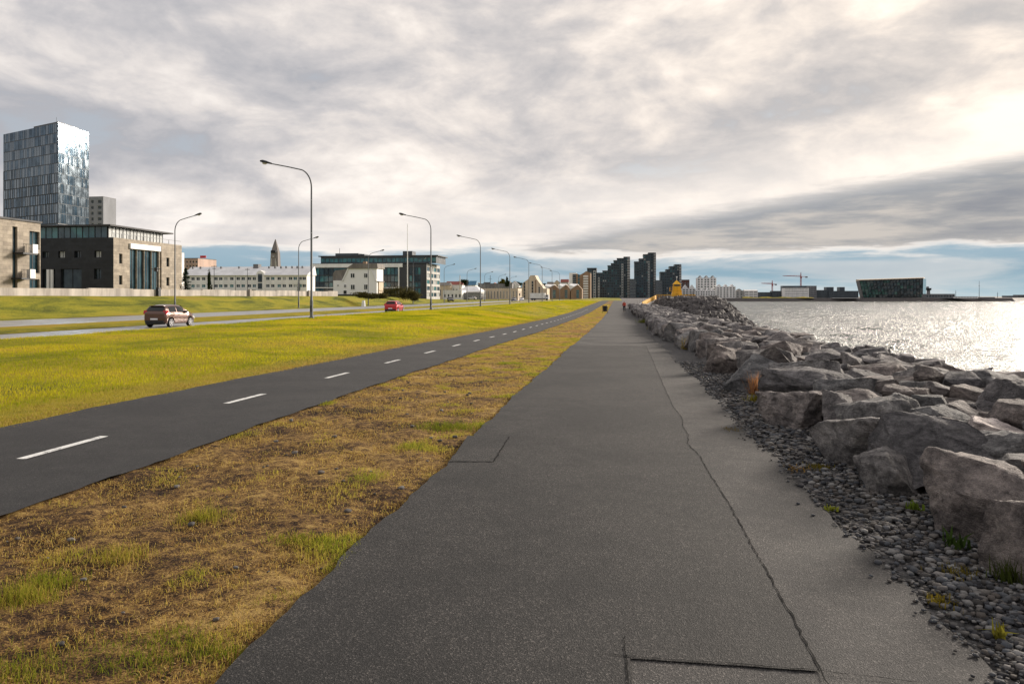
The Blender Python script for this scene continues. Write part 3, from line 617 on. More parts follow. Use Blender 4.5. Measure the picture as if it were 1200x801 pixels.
for i, (x, y, r) in enumerate(peb):
    z = float(G(x, y)) + (0.028 if x < PR(y) else -0.002 + rr.uniform(-0.006, 0.014)); half = Vector((r * rr.uniform(0.9, 1.35), r, r * rr.uniform(0.5, 0.75))); eu = (rr.gauss(0, 0.3), rr.gauss(0, 0.3), rr.uniform(0, 6.28))
    if i < 300:
        o = bpy.data.objects.new('pebble', pmesh[i % 20]); COL.objects.link(o); o.parent = gravel; o.location = (x, y, z); o.rotation_euler = eu; o.scale = half
    else:
        v, f = pshape[10 + i % 10]; M = np.array(Matrix.LocRotScale(Vector((x, y, z)), Matrix.Rotation(eu[2], 3, 'Z').to_euler(), half))
        pv.append(v @ M[:3, :3].T + M[:3, 3]); pf.append(f + nb); nb += len(v); pc.append(np.tile(np.array(PC[rr.randrange(10)]) * rr.uniform(0.75, 1.2), (len(v), 1)))
o = link(np_mesh('pebbles', np.concatenate(pv), np.concatenate(pf), PEB, np.concatenate(pc)), 'pebbles', gravel); o['kind'] = 'stuff'
for i in range(110):                                   # loose stones on the dry verge
    y = 2.6 + 17 * rr.random() ** 1.5; x = rr.uniform(-4.3, -1.75); r = 0.007 + 0.019 * rr.random() ** 2
    o = bpy.data.objects.new('stone', pmesh[(4, 6, 9, 3, 14, 16, 19)[i % 7]]); COL.objects.link(o); o.parent = verge; o.location = (x, y, float(G(x, y)) + r * 0.35); o.rotation_euler = (0, 0, rr.uniform(0, 6)); o.scale = (r * 1.4, r, r * 0.7)

# ------------------------------------------------------------------ grass
def vnoise(x, y, s, seed=0.0):
    return np.array([mnoise.noise(Vector((a * s + seed, b * s - seed, seed * 0.37))) for a, b in zip(x, y)])
def grass(name, x, y, z, h, w, col, lean=0.5, label=None, seg=True, parent=None, wind=(0.0, 0.0)):
    n = len(x); a = RNG.uniform(0, 2 * np.pi, n); la = RNG.uniform(0, 2 * np.pi, n); ll = np.abs(RNG.normal(0, lean, n)) * h
    dx, dy = np.cos(a) * w, np.sin(a) * w; tx, ty = np.cos(la) * ll + wind[0] * h, np.sin(la) * ll + wind[1] * h
    b1 = np.stack([x - dx, y - dy, z], 1); b2 = np.stack([x + dx, y + dy, z], 1); tip = np.stack([x + tx, y + ty, z + h * np.clip(1 - 0.35 * (ll / np.maximum(h, 1e-6)) ** 2, 0.25, 1)], 1)
    i = np.arange(n)
    if seg:
        m1 = np.stack([x - dx * 0.7 + tx * 0.32, y - dy * 0.7 + ty * 0.32, z + h * 0.6], 1); m2 = np.stack([x + dx * 0.7 + tx * 0.32, y + dy * 0.7 + ty * 0.32, z + h * 0.6], 1)
        co = np.stack([b1, b2, m1, m2, tip], 1).reshape(-1, 3); j = i * 5
        f = np.concatenate([np.stack([j, j + 1, j + 3], 1), np.stack([j, j + 3, j + 2], 1), np.stack([j + 2, j + 3, j + 4], 1)]); c = np.repeat(col, 5, 0)
    else:
        co = np.stack([b1, b2, tip], 1).reshape(-1, 3); j = i * 3; f = np.stack([j, j + 1, j + 2], 1); c = np.repeat(col, 3, 0)
    o = link(np_mesh(name, co, f, BLADE, c), name, parent); o['kind'] = 'stuff'
    if label: o['label'] = label; o['category'] = 'grass'
    return o
def lerp3(cs, t):
    t = np.clip(t, 0, 1); k = np.linspace(0, 1, len(cs)); cs = np.array(cs); return np.stack([np.interp(t, k, cs[:, q]) for q in range(3)], 1)
# verge: mostly dead straw lying flat, green tufts here and there
n = 300000; yy = 2.3 + 33 * RNG.random(n) ** 1.9; xx = RNG.uniform(-4.62, -1.60, n)
d = 0.5 + 0.5 * vnoise(xx, yy, 1.25, 3.0) + 0.35 * vnoise(xx, yy, 4.1, 8.0)
edge_r = sstep(-2.35, -1.75, xx); far = sstep(9, 24, yy)
green = np.clip(vnoise(xx, yy, 1.6, 21.0) * 1.3 + 0.25 * edge_r + 0.15 * far - 0.20 + 0.5 * vnoise(xx, yy, 3.3, 5.0), 0, 1)
keep = RNG.random(n) < np.clip((d - 0.18) * 1.3 + 0.30 * edge_r + 0.55 * green + 0.25 * far, 0.12, 1)
keep &= (xx < np.array([PL(v) for v in yy]) + 0.03) & (xx > np.array([BR_(v) for v in yy]) - 0.02)
xx, yy, green = xx[keep], yy[keep], green[keep]; n = len(xx); tuft = (RNG.random(n) < 0.32 + 0.68 * green)
h = np.where(tuft, RNG.uniform(0.012, 0.04, n) + 0.035 * green, RNG.uniform(0.005, 0.016, n)); straw = lerp3([(0.06, 0.03, 0.015), (0.36, 0.20, 0.06), (0.55, 0.36, 0.11), (0.70, 0.52, 0.24)], RNG.random(n)); gr = lerp3([(0.52, 0.37, 0.11), (0.46, 0.38, 0.065), (0.34, 0.34, 0.040), (0.20, 0.26, 0.026)], green * 0.9 + RNG.normal(0, 0.18, n))
cc = np.where(tuft[:, None], gr, straw); wd = np.where(tuft, 0.0012, 0.0016) * (1 + 0.12 * yy)
grass('verge_grass', xx, yy, G(xx, yy) - 0.012, h, wd, cc, np.where(tuft, 1.0, 3.6), 'dry straw-coloured grass growing on the verge between the two paths')
# named tufts seen in the photograph
TUFT = [(525, 500, 0.30, 0.11, 0.95, 900), (350, 630, 0.13, 0.06, 0.8, 500), (240, 605, 0.13, 0.12, 0.55, 420), (25, 700, 0.14, 0.15, 0.6, 500), (60, 680, 0.12, 0.10, 0.8, 350), (150, 770, 0.2, 0.07, 0.95, 800), (210, 745, 0.13, 0.06, 0.8, 420), (250, 760, 0.1, 0.05, 0.9, 300), (140, 650, 0.15, 0.09, 0.45, 450), (330, 700, 0.12, 0.05, 0.6, 260), (290, 770, 0.10, 0.06, 0.85, 300), (20, 790, 0.2, 0.1, 0.8, 500)]
X_, Y_, H_, C_ = [], [], [], []
for px, py, r, hh, g, k in TUFT:
    p = gnd(px, py); X_.append(RNG.normal(p.x, r * 0.7, k)); Y_.append(RNG.normal(p.y, r * 0.55, k)); H_.append(0.75 * hh * RNG.uniform(0.25, 1.1, k)); C_.append(lerp3([(0.48, 0.33, 0.11), (0.40, 0.31, 0.06), (0.26, 0.26, 0.03), (0.14, 0.18, 0.016)], g + RNG.normal(0, 0.18, k)))
X_, Y_, H_, C_ = map(np.concatenate, (X_, Y_, H_, C_)); kp = (X_ < np.array([PL(v) for v in Y_]) + 0.05); X_, Y_, H_, C_ = X_[kp], Y_[kp], H_[kp], C_[kp]
grass('grass_tufts', X_, Y_, G(X_, Y_) - 0.015, H_, 0.0013 * (1 + 0.1 * Y_), C_, 0.75, 'taller green and straw tufts of grass standing out of the dry verge')
# lawn
n = 270000; yy = 5 + 75 * RNG.random(n) ** 1.8; xx = -7.45 - 16.4 * RNG.random(n) ** 1.25
keep = (dep(xx, yy) > 5) & ((xx * CS + yy * SN) / np.maximum(dep(xx, yy), 0.1) > -0.78); xx, yy = xx[keep], yy[keep]; n = len(xx)
e = sstep(-9.2, -7.8, xx + 0.5 * vnoise(xx, yy, 0.7, 2.0)); q = vnoise(xx, yy, 0.22, 11.0) * 0.9 + vnoise(xx, yy, 0.9, 4.0) * 0.5
keep = RNG.random(n) < 1 - 0.55 * e * sstep(-0.2, 0.4, vnoise(xx, yy, 1.6, 7.0)); xx, yy, e, q = xx[keep], yy[keep], e[keep], q[keep]; n = len(xx)
cc = lerp3([(0.20, 0.24, 0.012), (0.38, 0.38, 0.016), (0.54, 0.47, 0.022), (0.55, 0.40, 0.06)], 0.42 + q * 0.95 + RNG.normal(0, 0.12, n)); dry = lerp3([(0.34, 0.22, 0.07), (0.42, 0.29, 0.11), (0.25, 0.15, 0.05)], RNG.random(n)); cc = cc * (1 - e[:, None] * 0.85) + dry * e[:, None] * 0.85
h = RNG.uniform(0.03, 0.075, n) * (1 + 0.35 * q) * (1 - 0.35 * e) * (1 + 0.01 * yy); far = yy > 22
for nm, mk, sg, lb in (('lawn_grass', ~far, True, 'yellow-green lawn grass beside the bike path, nearer part'), ('lawn_grass', far, False, 'yellow-green lawn grass further along the bike path')):
    grass(nm, xx[mk], yy[mk], G(xx[mk], yy[mk]) - 0.01 + 0.05 * np.sin(xx[mk] * 0.9 + np.sin(yy[mk] * 0.31) * 2) * np.sin(yy[mk] * 0.43 + xx[mk] * 0.2) * sstep(-8.2, -9.5, xx[mk]), h[mk], 0.0022 * (1 + 0.09 * yy[mk]), cc[mk], 0.5, lb, sg)
# the same grass further off, in coarser tufts
n = 170000; yy = 50 + 240 * RNG.random(n) ** 1.5; xx = RNG.uniform(-23.7, -6.2, n); kp = xx < np.array([BL_(v) for v in yy]); xx, yy = xx[kp], yy[kp]; n = len(xx)
q = vnoise(xx, yy, 0.22, 11.0) * 0.9 + vnoise(xx, yy, 0.9, 4.0) * 0.5; e = sstep(-8.6, -7.0, xx) * 0.6
cc = lerp3([(0.20, 0.24, 0.012), (0.38, 0.38, 0.016), (0.54, 0.47, 0.022), (0.55, 0.40, 0.06)], 0.42 + q * 0.95 + RNG.normal(0, 0.12, n)); cc = cc * (1 - e[:, None]) + np.array([(0.40, 0.27, 0.09)]) * e[:, None]
grass('lawn_grass', xx, yy, G(xx, yy) - 0.01, RNG.uniform(0.05, 0.11, n), 0.0020 * (1 + 0.09 * yy), cc, 0.5, 'yellow-green lawn grass in the distance towards the town', False)
n = 60000; yy = 28 + 170 * RNG.random(n) ** 1.6; xx = RNG.uniform(-4.7, -1.5, n); kp = (xx < np.array([PL(v) for v in yy])) & (xx > np.array([BR_(v) for v in yy])); xx, yy = xx[kp], yy[kp]; n = len(xx)
g_ = np.clip(0.45 + vnoise(xx, yy, 0.5, 31.0) * 1.1, 0, 1); cc = lerp3([(0.42, 0.25, 0.09), (0.55, 0.38, 0.10), (0.46, 0.38, 0.04), (0.30, 0.31, 0.025)], g_ + RNG.normal(0, 0.12, n))
grass('verge_grass', xx, yy, G(xx, yy) - 0.012, RNG.uniform(0.02, 0.05, n), 0.0018 * (1 + 0.09 * yy), cc, 0.8, 'straw and green grass on the far part of the verge between the paths', False)
# weeds between gravel and boulders
WEED = [(886, 462, 0.10, 0.26, (0.40, 0.20, 0.09), 130), (886, 470, 0.10, 0.10, (0.22, 0.19, 0.03), 120), (808, 408, 0.2, 0.3, (0.30, 0.22, 0.03), 160), (960, 548, 0.10, 0.03, (0.16, 0.13, 0.02), 120), (975, 598, 0.035, 0.03, (0.20, 0.22, 0.03), 26), (1072, 598, 0.04, 0.06, (0.12, 0.17, 0.025), 24), (1118, 640, 0.07, 0.09, (0.05, 0.085, 0.02), 26), (1125, 672, 0.09, 0.03, (0.16, 0.13, 0.03), 110), (1104, 706, 0.07, 0.03, (0.18, 0.14, 0.02), 90), (1187, 680, 0.08, 0.09, (0.07, 0.09, 0.02), 120), (1170, 750, 0.02, 0.06, (0.22, 0.20, 0.03), 14), (856, 505, 0.12, 0.03, (0.2, 0.15, 0.04), 100), (935, 550, 0.1, 0.02, (0.36, 0.22, 0.06), 80), (770, 384, 0.4, 0.22, (0.22, 0.2, 0.03), 200), (755, 376, 0.5, 0.25, (0.16, 0.17, 0.03), 200)]
for px, py, r, hh, c, k in WEED:
    p = gnd(px, py, float(np.interp(EYE * F / (py - HY), DIPY, DIPZ))); x = RNG.normal(p.x, r * 0.6, k); y = RNG.normal(p.y, r * 0.6, k)
    o = grass('weed', x, y, G(x, y), 1.6 * hh * RNG.uniform(0.4, 1.1, k), (0.009 if k < 30 else 0.003) * (1 + 0.05 * p.y), np.array(c)[None, :] * RNG.uniform(0.6, 1.25, (k, 1)), 0.6, None, True, gravel)

# ================================================================== BUILDINGS
Zv = Vector((0, 0, 1)); WINM = {}
def win_mesh(w, h, gm, fm, bars=0, fw=0.06):
    key = (round(w, 2), round(h, 2), gm.name, fm.name, bars, fw)
    if key not in WINM:
        mb = MB(); mb.quad((0, 0, 0), (w, 0, 0), (w, 0, h), (0, 0, h), 0)
        for x0, x1, z0, z1 in [(0, fw, 0, h), (w - fw, w, 0, h), (fw, w - fw, 0, fw), (fw, w - fw, h - fw, h)] + [(w * (i + 1) / (bars + 1) - fw / 2, w * (i + 1) / (bars + 1) + fw / 2, fw, h - fw) for i in range(bars)]:
            mb.box(x0, x1, -0.05, -0.002, z0, z1, 1)
        WINM[key] = mb.mesh('window', [gm, fm])
    return WINM[key]
def place_window(parent, O, U, u, z, w, h, depth, gm, fm, bars, name='window', fw=0.06):
    N = U.cross(Zv); o = bpy.data.objects.new(name, win_mesh(w, h, gm, fm, bars, fw)); COL.objects.link(o)
    o.parent = parent; o.location = O + U * u - N * depth + Zv * (z - O.z) - wmat(parent).translation; o.rotation_euler = (0, 0, math.atan2(U.y, U.x)); return o
def facade(mb, parent, O, U, w, z0, z1, wins, depth=0.18, gm=GLASS, fm=WHITEP, bars=0, m=0, alt=None, name='window', fw=0.06):
    """wall with real openings; each opening gets a window set back in it. wins: (u0,u1,z0,z1)"""
    us = sorted({0.0, w, *[q for r in wins for q in r[:2]]}); zs = sorted({z0, z1, *[q for r in wins for q in r[2:]]}); N = U.cross(Zv)
    P = lambda u, z, d=0.0: tuple(Vector((O.x, O.y, 0)) + U * u - N * d + Zv * z)
    if wins:
        cells = np.zeros((len(us) - 1, len(zs) - 1), bool)
        for a, b, c, d in wins: cells[us.index(a):us.index(b), zs.index(c):zs.index(d)] = True
        for i in range(len(us) - 1):
            j = 0
            while j < len(zs) - 1:
                if cells[i, j]: j += 1; continue
                k = j
                while k < len(zs) - 1 and not cells[i, k]: k += 1
                mb.quad(P(us[i], zs[j]), P(us[i + 1], zs[j]), P(us[i + 1], zs[k]), P(us[i], zs[k]), m); j = k
    else: mb.quad(P(0, z0), P(w, z0), P(w, z1), P(0, z1), m)
    for q, (a, b, c, d) in enumerate(wins):
        D = depth
        mb.quad(P(a, c), P(b, c), P(b, c, D), P(a, c, D), m); mb.quad(P(a, d, D), P(b, d, D), P(b, d), P(a, d), m)
        mb.quad(P(a, c, D), P(a, d, D), P(a, d), P(a, c), m); mb.quad(P(b, c), P(b, d), P(b, d, D), P(b, c, D), m)
        g = gm if alt is None else alt(q)
        place_window(parent, Vector((O.x, O.y, 0)), U, a, c, b - a, d - c, depth, g, fm, bars, name, fw)
def grid(w, z0, z1, nx, nz, fw, fh, mx=0.0, zoff=0.45):
    """nx by nz openings; fw, fh: share of the cell they take"""
    cw, ch = (w - 2 * mx) / nx, (z1 - z0) / nz
    return [(mx + cw * (i + (1 - fw) / 2), mx + cw * (i + (1 + fw) / 2), z0 + ch * (j + (1 - fh) * zoff), z0 + ch * (j + (1 - fh) * zoff + fh)) for i in range(nx) for j in range(nz)]
UE, US, UW_, UN = Vector((0, 1, 0)), Vector((1, 0, 0)), Vector((0, -1, 0)), Vector((-1, 0, 0))       # along the +X, -Y, -X, +Y faces
def block(name, label, x0, x1, y0, y1, z0, z1, wm, S=(), E=(), Wf=(), roof='flat', rm=ROOFD, gm=GLASS, fm=WHITEP, bars=0, depth=0.18, cat='building', group=None, alt=None, rh=2.5, over=0.25, fw=0.06):
    b = thing(name, label, cat, ((x0 + x1) / 2, (y0 + y1) / 2, z0), group); mb = MB(); kw = dict(depth=depth, gm=gm, fm=fm, bars=bars, alt=alt, fw=fw)
    facade(mb, b, Vector((x0, y0, 0)), US, x1 - x0, z0, z1, list(S), **kw); facade(mb, b, Vector((x1, y0, 0)), UE, y1 - y0, z0, z1, list(E), **kw)
    facade(mb, b, Vector((x0, y1, 0)), UW_, y1 - y0, z0, z1, list(Wf), **kw); facade(mb, b, Vector((x1, y1, 0)), UN, x1 - x0, z0, z1, [], **kw)
    r = MB()
    if roof == 'flat': r.box(x0 - 0.02, x1 + 0.02, y0 - 0.02, y1 + 0.02, z1 + 0.002, z1 + 0.28)
    elif roof == 'gx':                               # ridge along X
        ym = (y0 + y1) / 2; r.prism([(y0 - over, z1 - 0.02), (y1 + over, z1 - 0.02), (ym, z1 + rh)], 'x', x0 - over, x1 + over)
    elif roof == 'gy':                               # ridge along Y: gable towards the camera
        xm = (x0 + x1) / 2; r.prism([(x0 - over, z1 + 0.003), (x1 + over, z1 + 0.003), (xm, z1 + rh)], 'y', y0 + 0.15, y1 + over); mb.add([(x0, y0, z1), (x1, y0, z1), (xm, y0, z1 + rh * 0.93)], [(0, 1, 2)])
    elif roof == 'hip':
        dx, dy = (x1 - x0) * 0.28, (y1 - y0) * 0.42
        r.add([(x0 - over, y0 - over, z1), (x1 + over, y0 - over, z1), (x1 + over, y1 + over, z1), (x0 - over, y1 + over, z1), (x0 + dx, y0 + dy, z1 + rh), (x1 - dx, y0 + dy, z1 + rh), (x1 - dx, y1 - dy, z1 + rh), (x0 + dx, y1 - dy, z1 + rh)],
              [(0, 1, 5, 4), (1, 2, 6, 5), (2, 3, 7, 6), (3, 0, 4, 7), (4, 5, 6, 7), (3, 2, 1, 0)])
    mb.build('wall', wm, b); r.build('roof', rm, b, fixn=True); return b
def sbox(px0, px1, Y, py, pb=None):                  # screen extent of a camera-facing wall on the line Y -> x0, x1, ztop(, zbase)
    a, c = x_at(px0, Y), x_at(px1, Y); D = dep((a + c) / 2, Y)
    return (a, c, z_at(py, D)) if pb is None else (a, c, z_at(py, D), z_at(pb, D))

# ---- warm stone apartment house at the left edge, facing the road
bx = -66.0; yA, yB = 58.0, y_at(47.5, -66.0); zt = 10.05; zb = 1.3
b1 = thing('stone_apartment_house', 'warm stone-clad apartment house with small balconies at the left edge behind the wall', 'building', (bx - 6, 68, zb)); mb = MB()
L = yB - yA; yw = lambda px: y_at(px, bx) - yA
w1 = [(yw(14.5), yw(20.5), zb + 0.3, zt - 0.7)]; w2 = [(yw(34.5), yw(46.5), zb + 0.2, zb + 2.3), (yw(34.5), yw(46.5), zb + 3.0, zb + 5.3), (yw(34.5), yw(46.5), zb + 5.7, zt - 1.0)]
facade(mb, b1, Vector((bx, yA, 0)), UE, L, zb, zt, w1 + w2 + [(1.0, 2.4, 4, 5.5), (1.0, 2.4, 7, 8.5), (4.5, 6.5, 4, 5.5), (4.5, 6.5, 7, 8.5)], 0.3, GLASSB, DMETAL, 1)
facade(mb, b1, Vector((bx - 14, yA, 0)), US, 14, zb, zt, grid(14, zb, zt, 4, 2, 0.4, 0.5), 0.2); facade(mb, b1, Vector((bx, yB, 0)), UN, 14, zb, zt, [], 0.2); facade(mb, b1, Vector((bx - 14, yB, 0)), UW_, L, zb, zt, [])
mb.build('wall', STONE_W, b1); MB().box(bx - 14.1, bx + 0.15, yA - 0.1, yB + 0.1, zt + 0.003, zt + 0.2).build('roof', ROOFD, b1)
for zz, pa, pb_ in ((zb + 5.0, 15, 32), (zb + 2.2, 13, 29)):
    ya, yb_ = y_at(pa, bx), y_at(pb_, bx); q = MB(); q.box(bx + 0.02, bx + 1.3, ya, yb_, zz, zz + 0.18); bal = q.build('balcony', DMETAL, b1)
    q = MB(); q.box(bx + 0.3, bx + 1.34, yb_ - 0.06, yb_ + 0.02, zz + 0.15, zz + 1.15); q.box(bx + 1.28, bx + 1.36, yb_ - 0.75, yb_ - 0.07, zz + 0.15, zz + 1.15); q.build('balcony_panel', WHITEP, bal)
    q = MB(); [q.tube([(bx + 1.27, ya + 0.05 + i * (yb_ - ya - 0.9) / 5, zz + 0.18), (bx + 1.27, ya + 0.05 + i * (yb_ - ya - 0.9) / 5, zz + 1.1)], 0.02, 5) for i in range(6)]; q.tube([(bx + 1.27, ya, zz + 1.1), (bx + 1.27, yb_, zz + 1.1)], 0.025, 5); q.build('railing', DMETAL, bal)

# ---- stone office with the glazed top floor, shade darkened into its front stone
xE = -70.0; yS = y_at(133, xE); yN = y_at(213, xE); zb, z1, z2 = 1.4, 9.9, 11.6; xW = -97.0
b2 = thing('stone_office', 'stone office with dark shaded front and warm sunlit side, tall windows and a glazed top floor', 'building', ((xE + xW) / 2, (yS + yN) / 2, zb)); mb = MB(); ms = MB()
xa = lambda px: x_at(px, yS) - xW
D2 = dep(x_at(90, yS), yS); zz = lambda py: z_at(py, D2)
wS = [(xa(a), xa(b), zz(d), zz(c)) for a, b, c, d in ((49.5, 57.0, 294.5, 302), (68, 76, 294, 302), (87, 95, 294, 302), (110.5, 118.5, 294, 302), (110, 118.5, 315, 327), (71, 95.5, 315, 337.5), (49.5, 64.5, 315, 338))]
facade(mb, b2, Vector((xW, yS, 0)), US, xE - xW, zb, z1, wS, 0.35, GLASS, DMETAL, 1, alt=lambda q: BLIND if q in (1, 3) else GLASS)
ye = lambda px: y_at(px, xE) - yS; Ls = yN - yS
wE = [(ye(139.5), ye(143.5), zb + 4.9, zb + 6.3), (ye(139.5), ye(143.5), zb + 1.9, zb + 3.2), (ye(195), ye(198.5), zb + 4.9, zb + 6.3), (ye(195), ye(198.5), zb + 1.9, zb + 3.2)] + [(ye(152.2 + i * 8.6), ye(152.2 + (i + 1) * 8.6 - 0.25), zb + 0.15, zb + 7.1) for i in range(4)] + [(ye(187.2), ye(189.3), zb + 0.15, zb + 7.9)]
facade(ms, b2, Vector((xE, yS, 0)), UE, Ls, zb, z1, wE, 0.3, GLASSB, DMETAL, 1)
facade(mb, b2, Vector((xE, yN, 0)), UN, xE - xW, zb, z1, []); facade(mb, b2, Vector((xW, yN, 0)), UW_, Ls, zb, z1, [])
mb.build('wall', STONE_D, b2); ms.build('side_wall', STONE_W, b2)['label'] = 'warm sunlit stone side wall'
q = MB(); q.box(xE + 0.003, xE + 0.25, yS + ye(151.5), yS + ye(187), zb + 7.15, zb + 7.9); q.build('white_fascia', WHITEP, b2)
for px in (55.5, 60.0): q = MB(); q.frustum(x_at(px, yS) + 0.1, yS + 0.05, zb, zz(315.5), 0.22, 0.22, 14); q.build('column', WHITEP, b2, smooth=True, sharp=40)
tx1 = x_at(128, yS + 1.5); q = MB(); q.box(xW, tx1, yS + 1.2, yN - 2.5, z1, z2); q.build('penthouse_core', DARK, b2)
n = 9; ww = (tx1 - xW) / 13
for i in range(13): place_window(b2, Vector((xW, yS + 1.2, 0)), US, i * ww, z1 + 0.02, ww, z2 - z1 - 0.05, -0.07, GLASST if i % 3 else GLASSB, DMETAL, 1, 'glazing_panel')
for i in range(8): place_window(b2, Vector((tx1, yS + 1.2, 0)), UE, i * (yN - yS - 3.7) / 8, z1 + 0.02, (yN - yS - 3.7) / 8, z2 - z1 - 0.05, -0.07, BLIND, DMETAL, 1, 'glazing_panel')
q = MB(); q.box(xW - 0.4, tx1 + 0.9, yS + 0.5, yN - 0.9, z2 + 0.003, z2 + 0.22); q.build('roof', ROOFD, b2)
q = MB(); [q.box(xE - 0.12, xE - 0.06, yS + 0.2 + i * 1.6, yS + 0.25 + i * 1.6, z1, z1 + 0.6) for i in range(10)]; q.box(xE - 0.12, xE - 0.06, yS + 0.1, yN - 0.1, z1 + 0.6, z1 + 0.66); q.build('roof_railing', STEEL, b2)
q = MB(); q.box(xE - 3, xE - 0.01, yN + 0.003, yN + 0.7, zb, z1 - 1.2); q.build('annex_wall', WHITE, b2)

# ---- glass tower behind
Dt = 270.0; pc_ = W(68, Dt); ztw = z_at(143.5, Dt); tw = thing('glass_tower', 'tall office tower of narrow steel and glass panels catching the sun on one side', 'tower block', (pc_.x - 18, pc_.y + 8, 1.0))
xl = x_at(4, pc_.y + 3.0) ; lw = 36.0; pl_ = W(4, Dt * 203.5 / 190.0); dl = (pc_ - pl_); Ul = Vector((dl.x, dl.y, 0)); lw = Ul.length; Ul.normalize()
pr_ = W(104, Dt * 203.5 / 192.0); dr = (pr_ - pc_); Ur = Vector((dr.x, dr.y, 0)); rw_ = Ur.length; Ur.normalize()
mb = MB(); c4 = pl_ + (pr_ - pc_); ring = [pl_, pc_, pr_, c4]
mb.add([(p.x, p.y, 1.0) for p in ring] + [(p.x, p.y, ztw - 0.2) for p in ring], [(0, 1, 5, 4), (1, 2, 6, 5), (2, 3, 7, 6), (3, 0, 4, 7), (4, 5, 6, 7)]); mb.build('wall', DARK, tw)
rt = random.Random(3); NF = 17; fh = (ztw - 1.0 - 1.5) / NF; cnt = 0; rest = {0: MB(), 1: MB()}
def panel(O, U, u0, u1, z0, z1, gm, fm, k):
    place_window(tw, O, U, u0, z0, u1 - u0, z1 - z0, -0.05, gm, fm, 0, 'facade_panel', 0.1)
for O, U, wdt, nn, side in ((pc_, Ur, rw_, 14, 1), (pl_, Ul, lw, 30, 0)):
    N = U.cross(Zv)
    for j in range(NF):
        u = 0.0; z0 = 1.0 + 1.5 + j * fh
        ws = [rt.choice((0.6, 0.8, 1.0, 1.35)) for _ in range(nn)]; s = sum(ws)
        for k, a in enumerate(ws):
            du = a / s * wdt; g = rt.random() < (0.42 if side else 0.5); cut = 0.0
            if z0 > 26 and cnt < 300: panel(O, U, u + 0.03, u + du - 0.03, z0 + 0.06, z0 + fh - 0.06, TWR_G if g else TWR_P, DMETAL if side == 0 else TWR_P, cnt); cnt += 1
            elif z0 > 20:
                A = O + U * (u + 0.09) + N * 0.06; B = O + U * (u + du - 0.09) + N * 0.06
                rest[1 if g else 0].quad((A.x, A.y, z0 + 0.08), (B.x, B.y, z0 + 0.08), (B.x, B.y, z0 + fh - 0.22), (A.x, A.y, z0 + fh - 0.22))
            u += du
for k, m_t in ((0, TWR_P), (1, TWR_G)): o = rest[k].build('facade_panels', m_t, tw); o['kind'] = 'stuff'
mb = MB(); mid_ = (pl_ + pr_) / 2; fr = lambda a, b: pl_ + (pc_ - pl_) * a + (pr_ - pc_) * b
q4 = [fr(0.5, 0.12), fr(0.93, 0.12), fr(0.93, 0.8), fr(0.5, 0.8)]; mb.add([(p.x, p.y, ztw - 0.25) for p in q4] + [(p.x, p.y, ztw + 1.1) for p in q4], [(0, 1, 5, 4), (1, 2, 6, 5), (2, 3, 7, 6), (3, 0, 4, 7), (4, 5, 6, 7)]); mb.build('plant_room', DARK, tw)
mp = fr(0.75, 0.4); MB().tube([(mp.x, mp.y, ztw), (mp.x, mp.y, ztw + 4.6)], 0.06, 6).build('mast', STEEL, tw)

# ---- grey block behind the office
Yg = 330; x0, x1, zt = sbox(96, 121, Yg, 231); wg = x1 - x0
gw = [(wg * a, wg * c, z0, z1) for (a, c) in ((0.42, 0.55), (0.74, 0.92)) for (_, _, z0, z1) in grid(1, zt - 15.0, zt - 0.8, 1, 5, 0.5, 0.6)]
block('grey_tower_block', 'plain grey tower block with one column of dark windows right of the glass tower', x0, x1, Yg, y_at(136, x1), 1.0, zt, mat('blue_grey_render', (0.25, 0.26, 0.29), 0.85, fn=weather(0.15, 0.2)), S=gw, rm=GREY, cat='tower block')

# ---- concrete wall on top of the bank
xw = -58.2; wl_ = thing('concrete_wall', 'low weathered concrete wall along the top of the grass bank', 'wall', (xw, 100, 1.5)); ya = 44.0; yend_w = y_at(395, xw); k = 0
while ya < yend_w:
    yb_ = min(ya + 7.6, yend_w); zt = 2.46 + 0.0022 * (ya - 60) + (0.08 if k % 3 == 1 else 0); q = MB(); q.box(xw - 0.15, xw + 0.15, ya + 0.012, yb_ - 0.012, 0.9, zt); q.build('wall_panel', CONC, wl_); ya = yb_; k += 1
for px in (183, 290.5, 360): y_ = y_at(px, xw); q = MB(); q.box(xw + 0.16, xw + 0.5, y_ - 0.25, y_ + 0.25, 0.9, 2.75); q.build('pier', DMETAL if px == 183 else CONC, wl_)

# ---- long white building with pale roof
Y0 = 205; x0, x1, ze = sbox(214, 359.5, Y0, 322.5); D = dep((x0 + x1) / 2, Y0); zb = 1.5; zr = z_at(312.5, D + 6)
lw_ = thing('long_white_building', 'long white three-storey building with pale roof and rows of small windows', 'building', ((x0 + x1) / 2, Y0 + 6, zb)); mb = MB()
cols = [226, 232, 238.5] + [253, 258.5, 264.5, 271.5, 279, 284.8, 292, 298] + [313.7, 319.5, 327, 333, 340.3, 345.8, 351.5, 356.3]
wn = []
for px in cols:
    for pa, pb_ in ((328.2, 324.6), (336.7, 333.0), (345.3, 341.5)):
        if pb_ > 340 and px < 312: continue
        u = x_at(px, Y0) - x0; hw = 0.56; wn.append((u - hw, u + hw, z_at(pa, D), z_at(pb_, D)))
facade(mb, lw_, Vector((x0, Y0, 0)), US, x1 - x0, zb, ze, wn, 0.15, GLASS, WHITEP, 1, alt=lambda q: GLASST if q % 4 == 1 else (BLIND if q % 7 == 3 else GLASS))
facade(mb, lw_, Vector((x1, Y0, 0)), UE, 6, zb, ze, [], 0.15); facade(mb, lw_, Vector((x1, Y0 + 6, 0)), UN, x1 - x0, zb, ze, []); facade(mb, lw_, Vector((x0, Y0 + 6, 0)), UW_, 6, zb, ze, [])
mb.build('wall', WHITE, lw_)
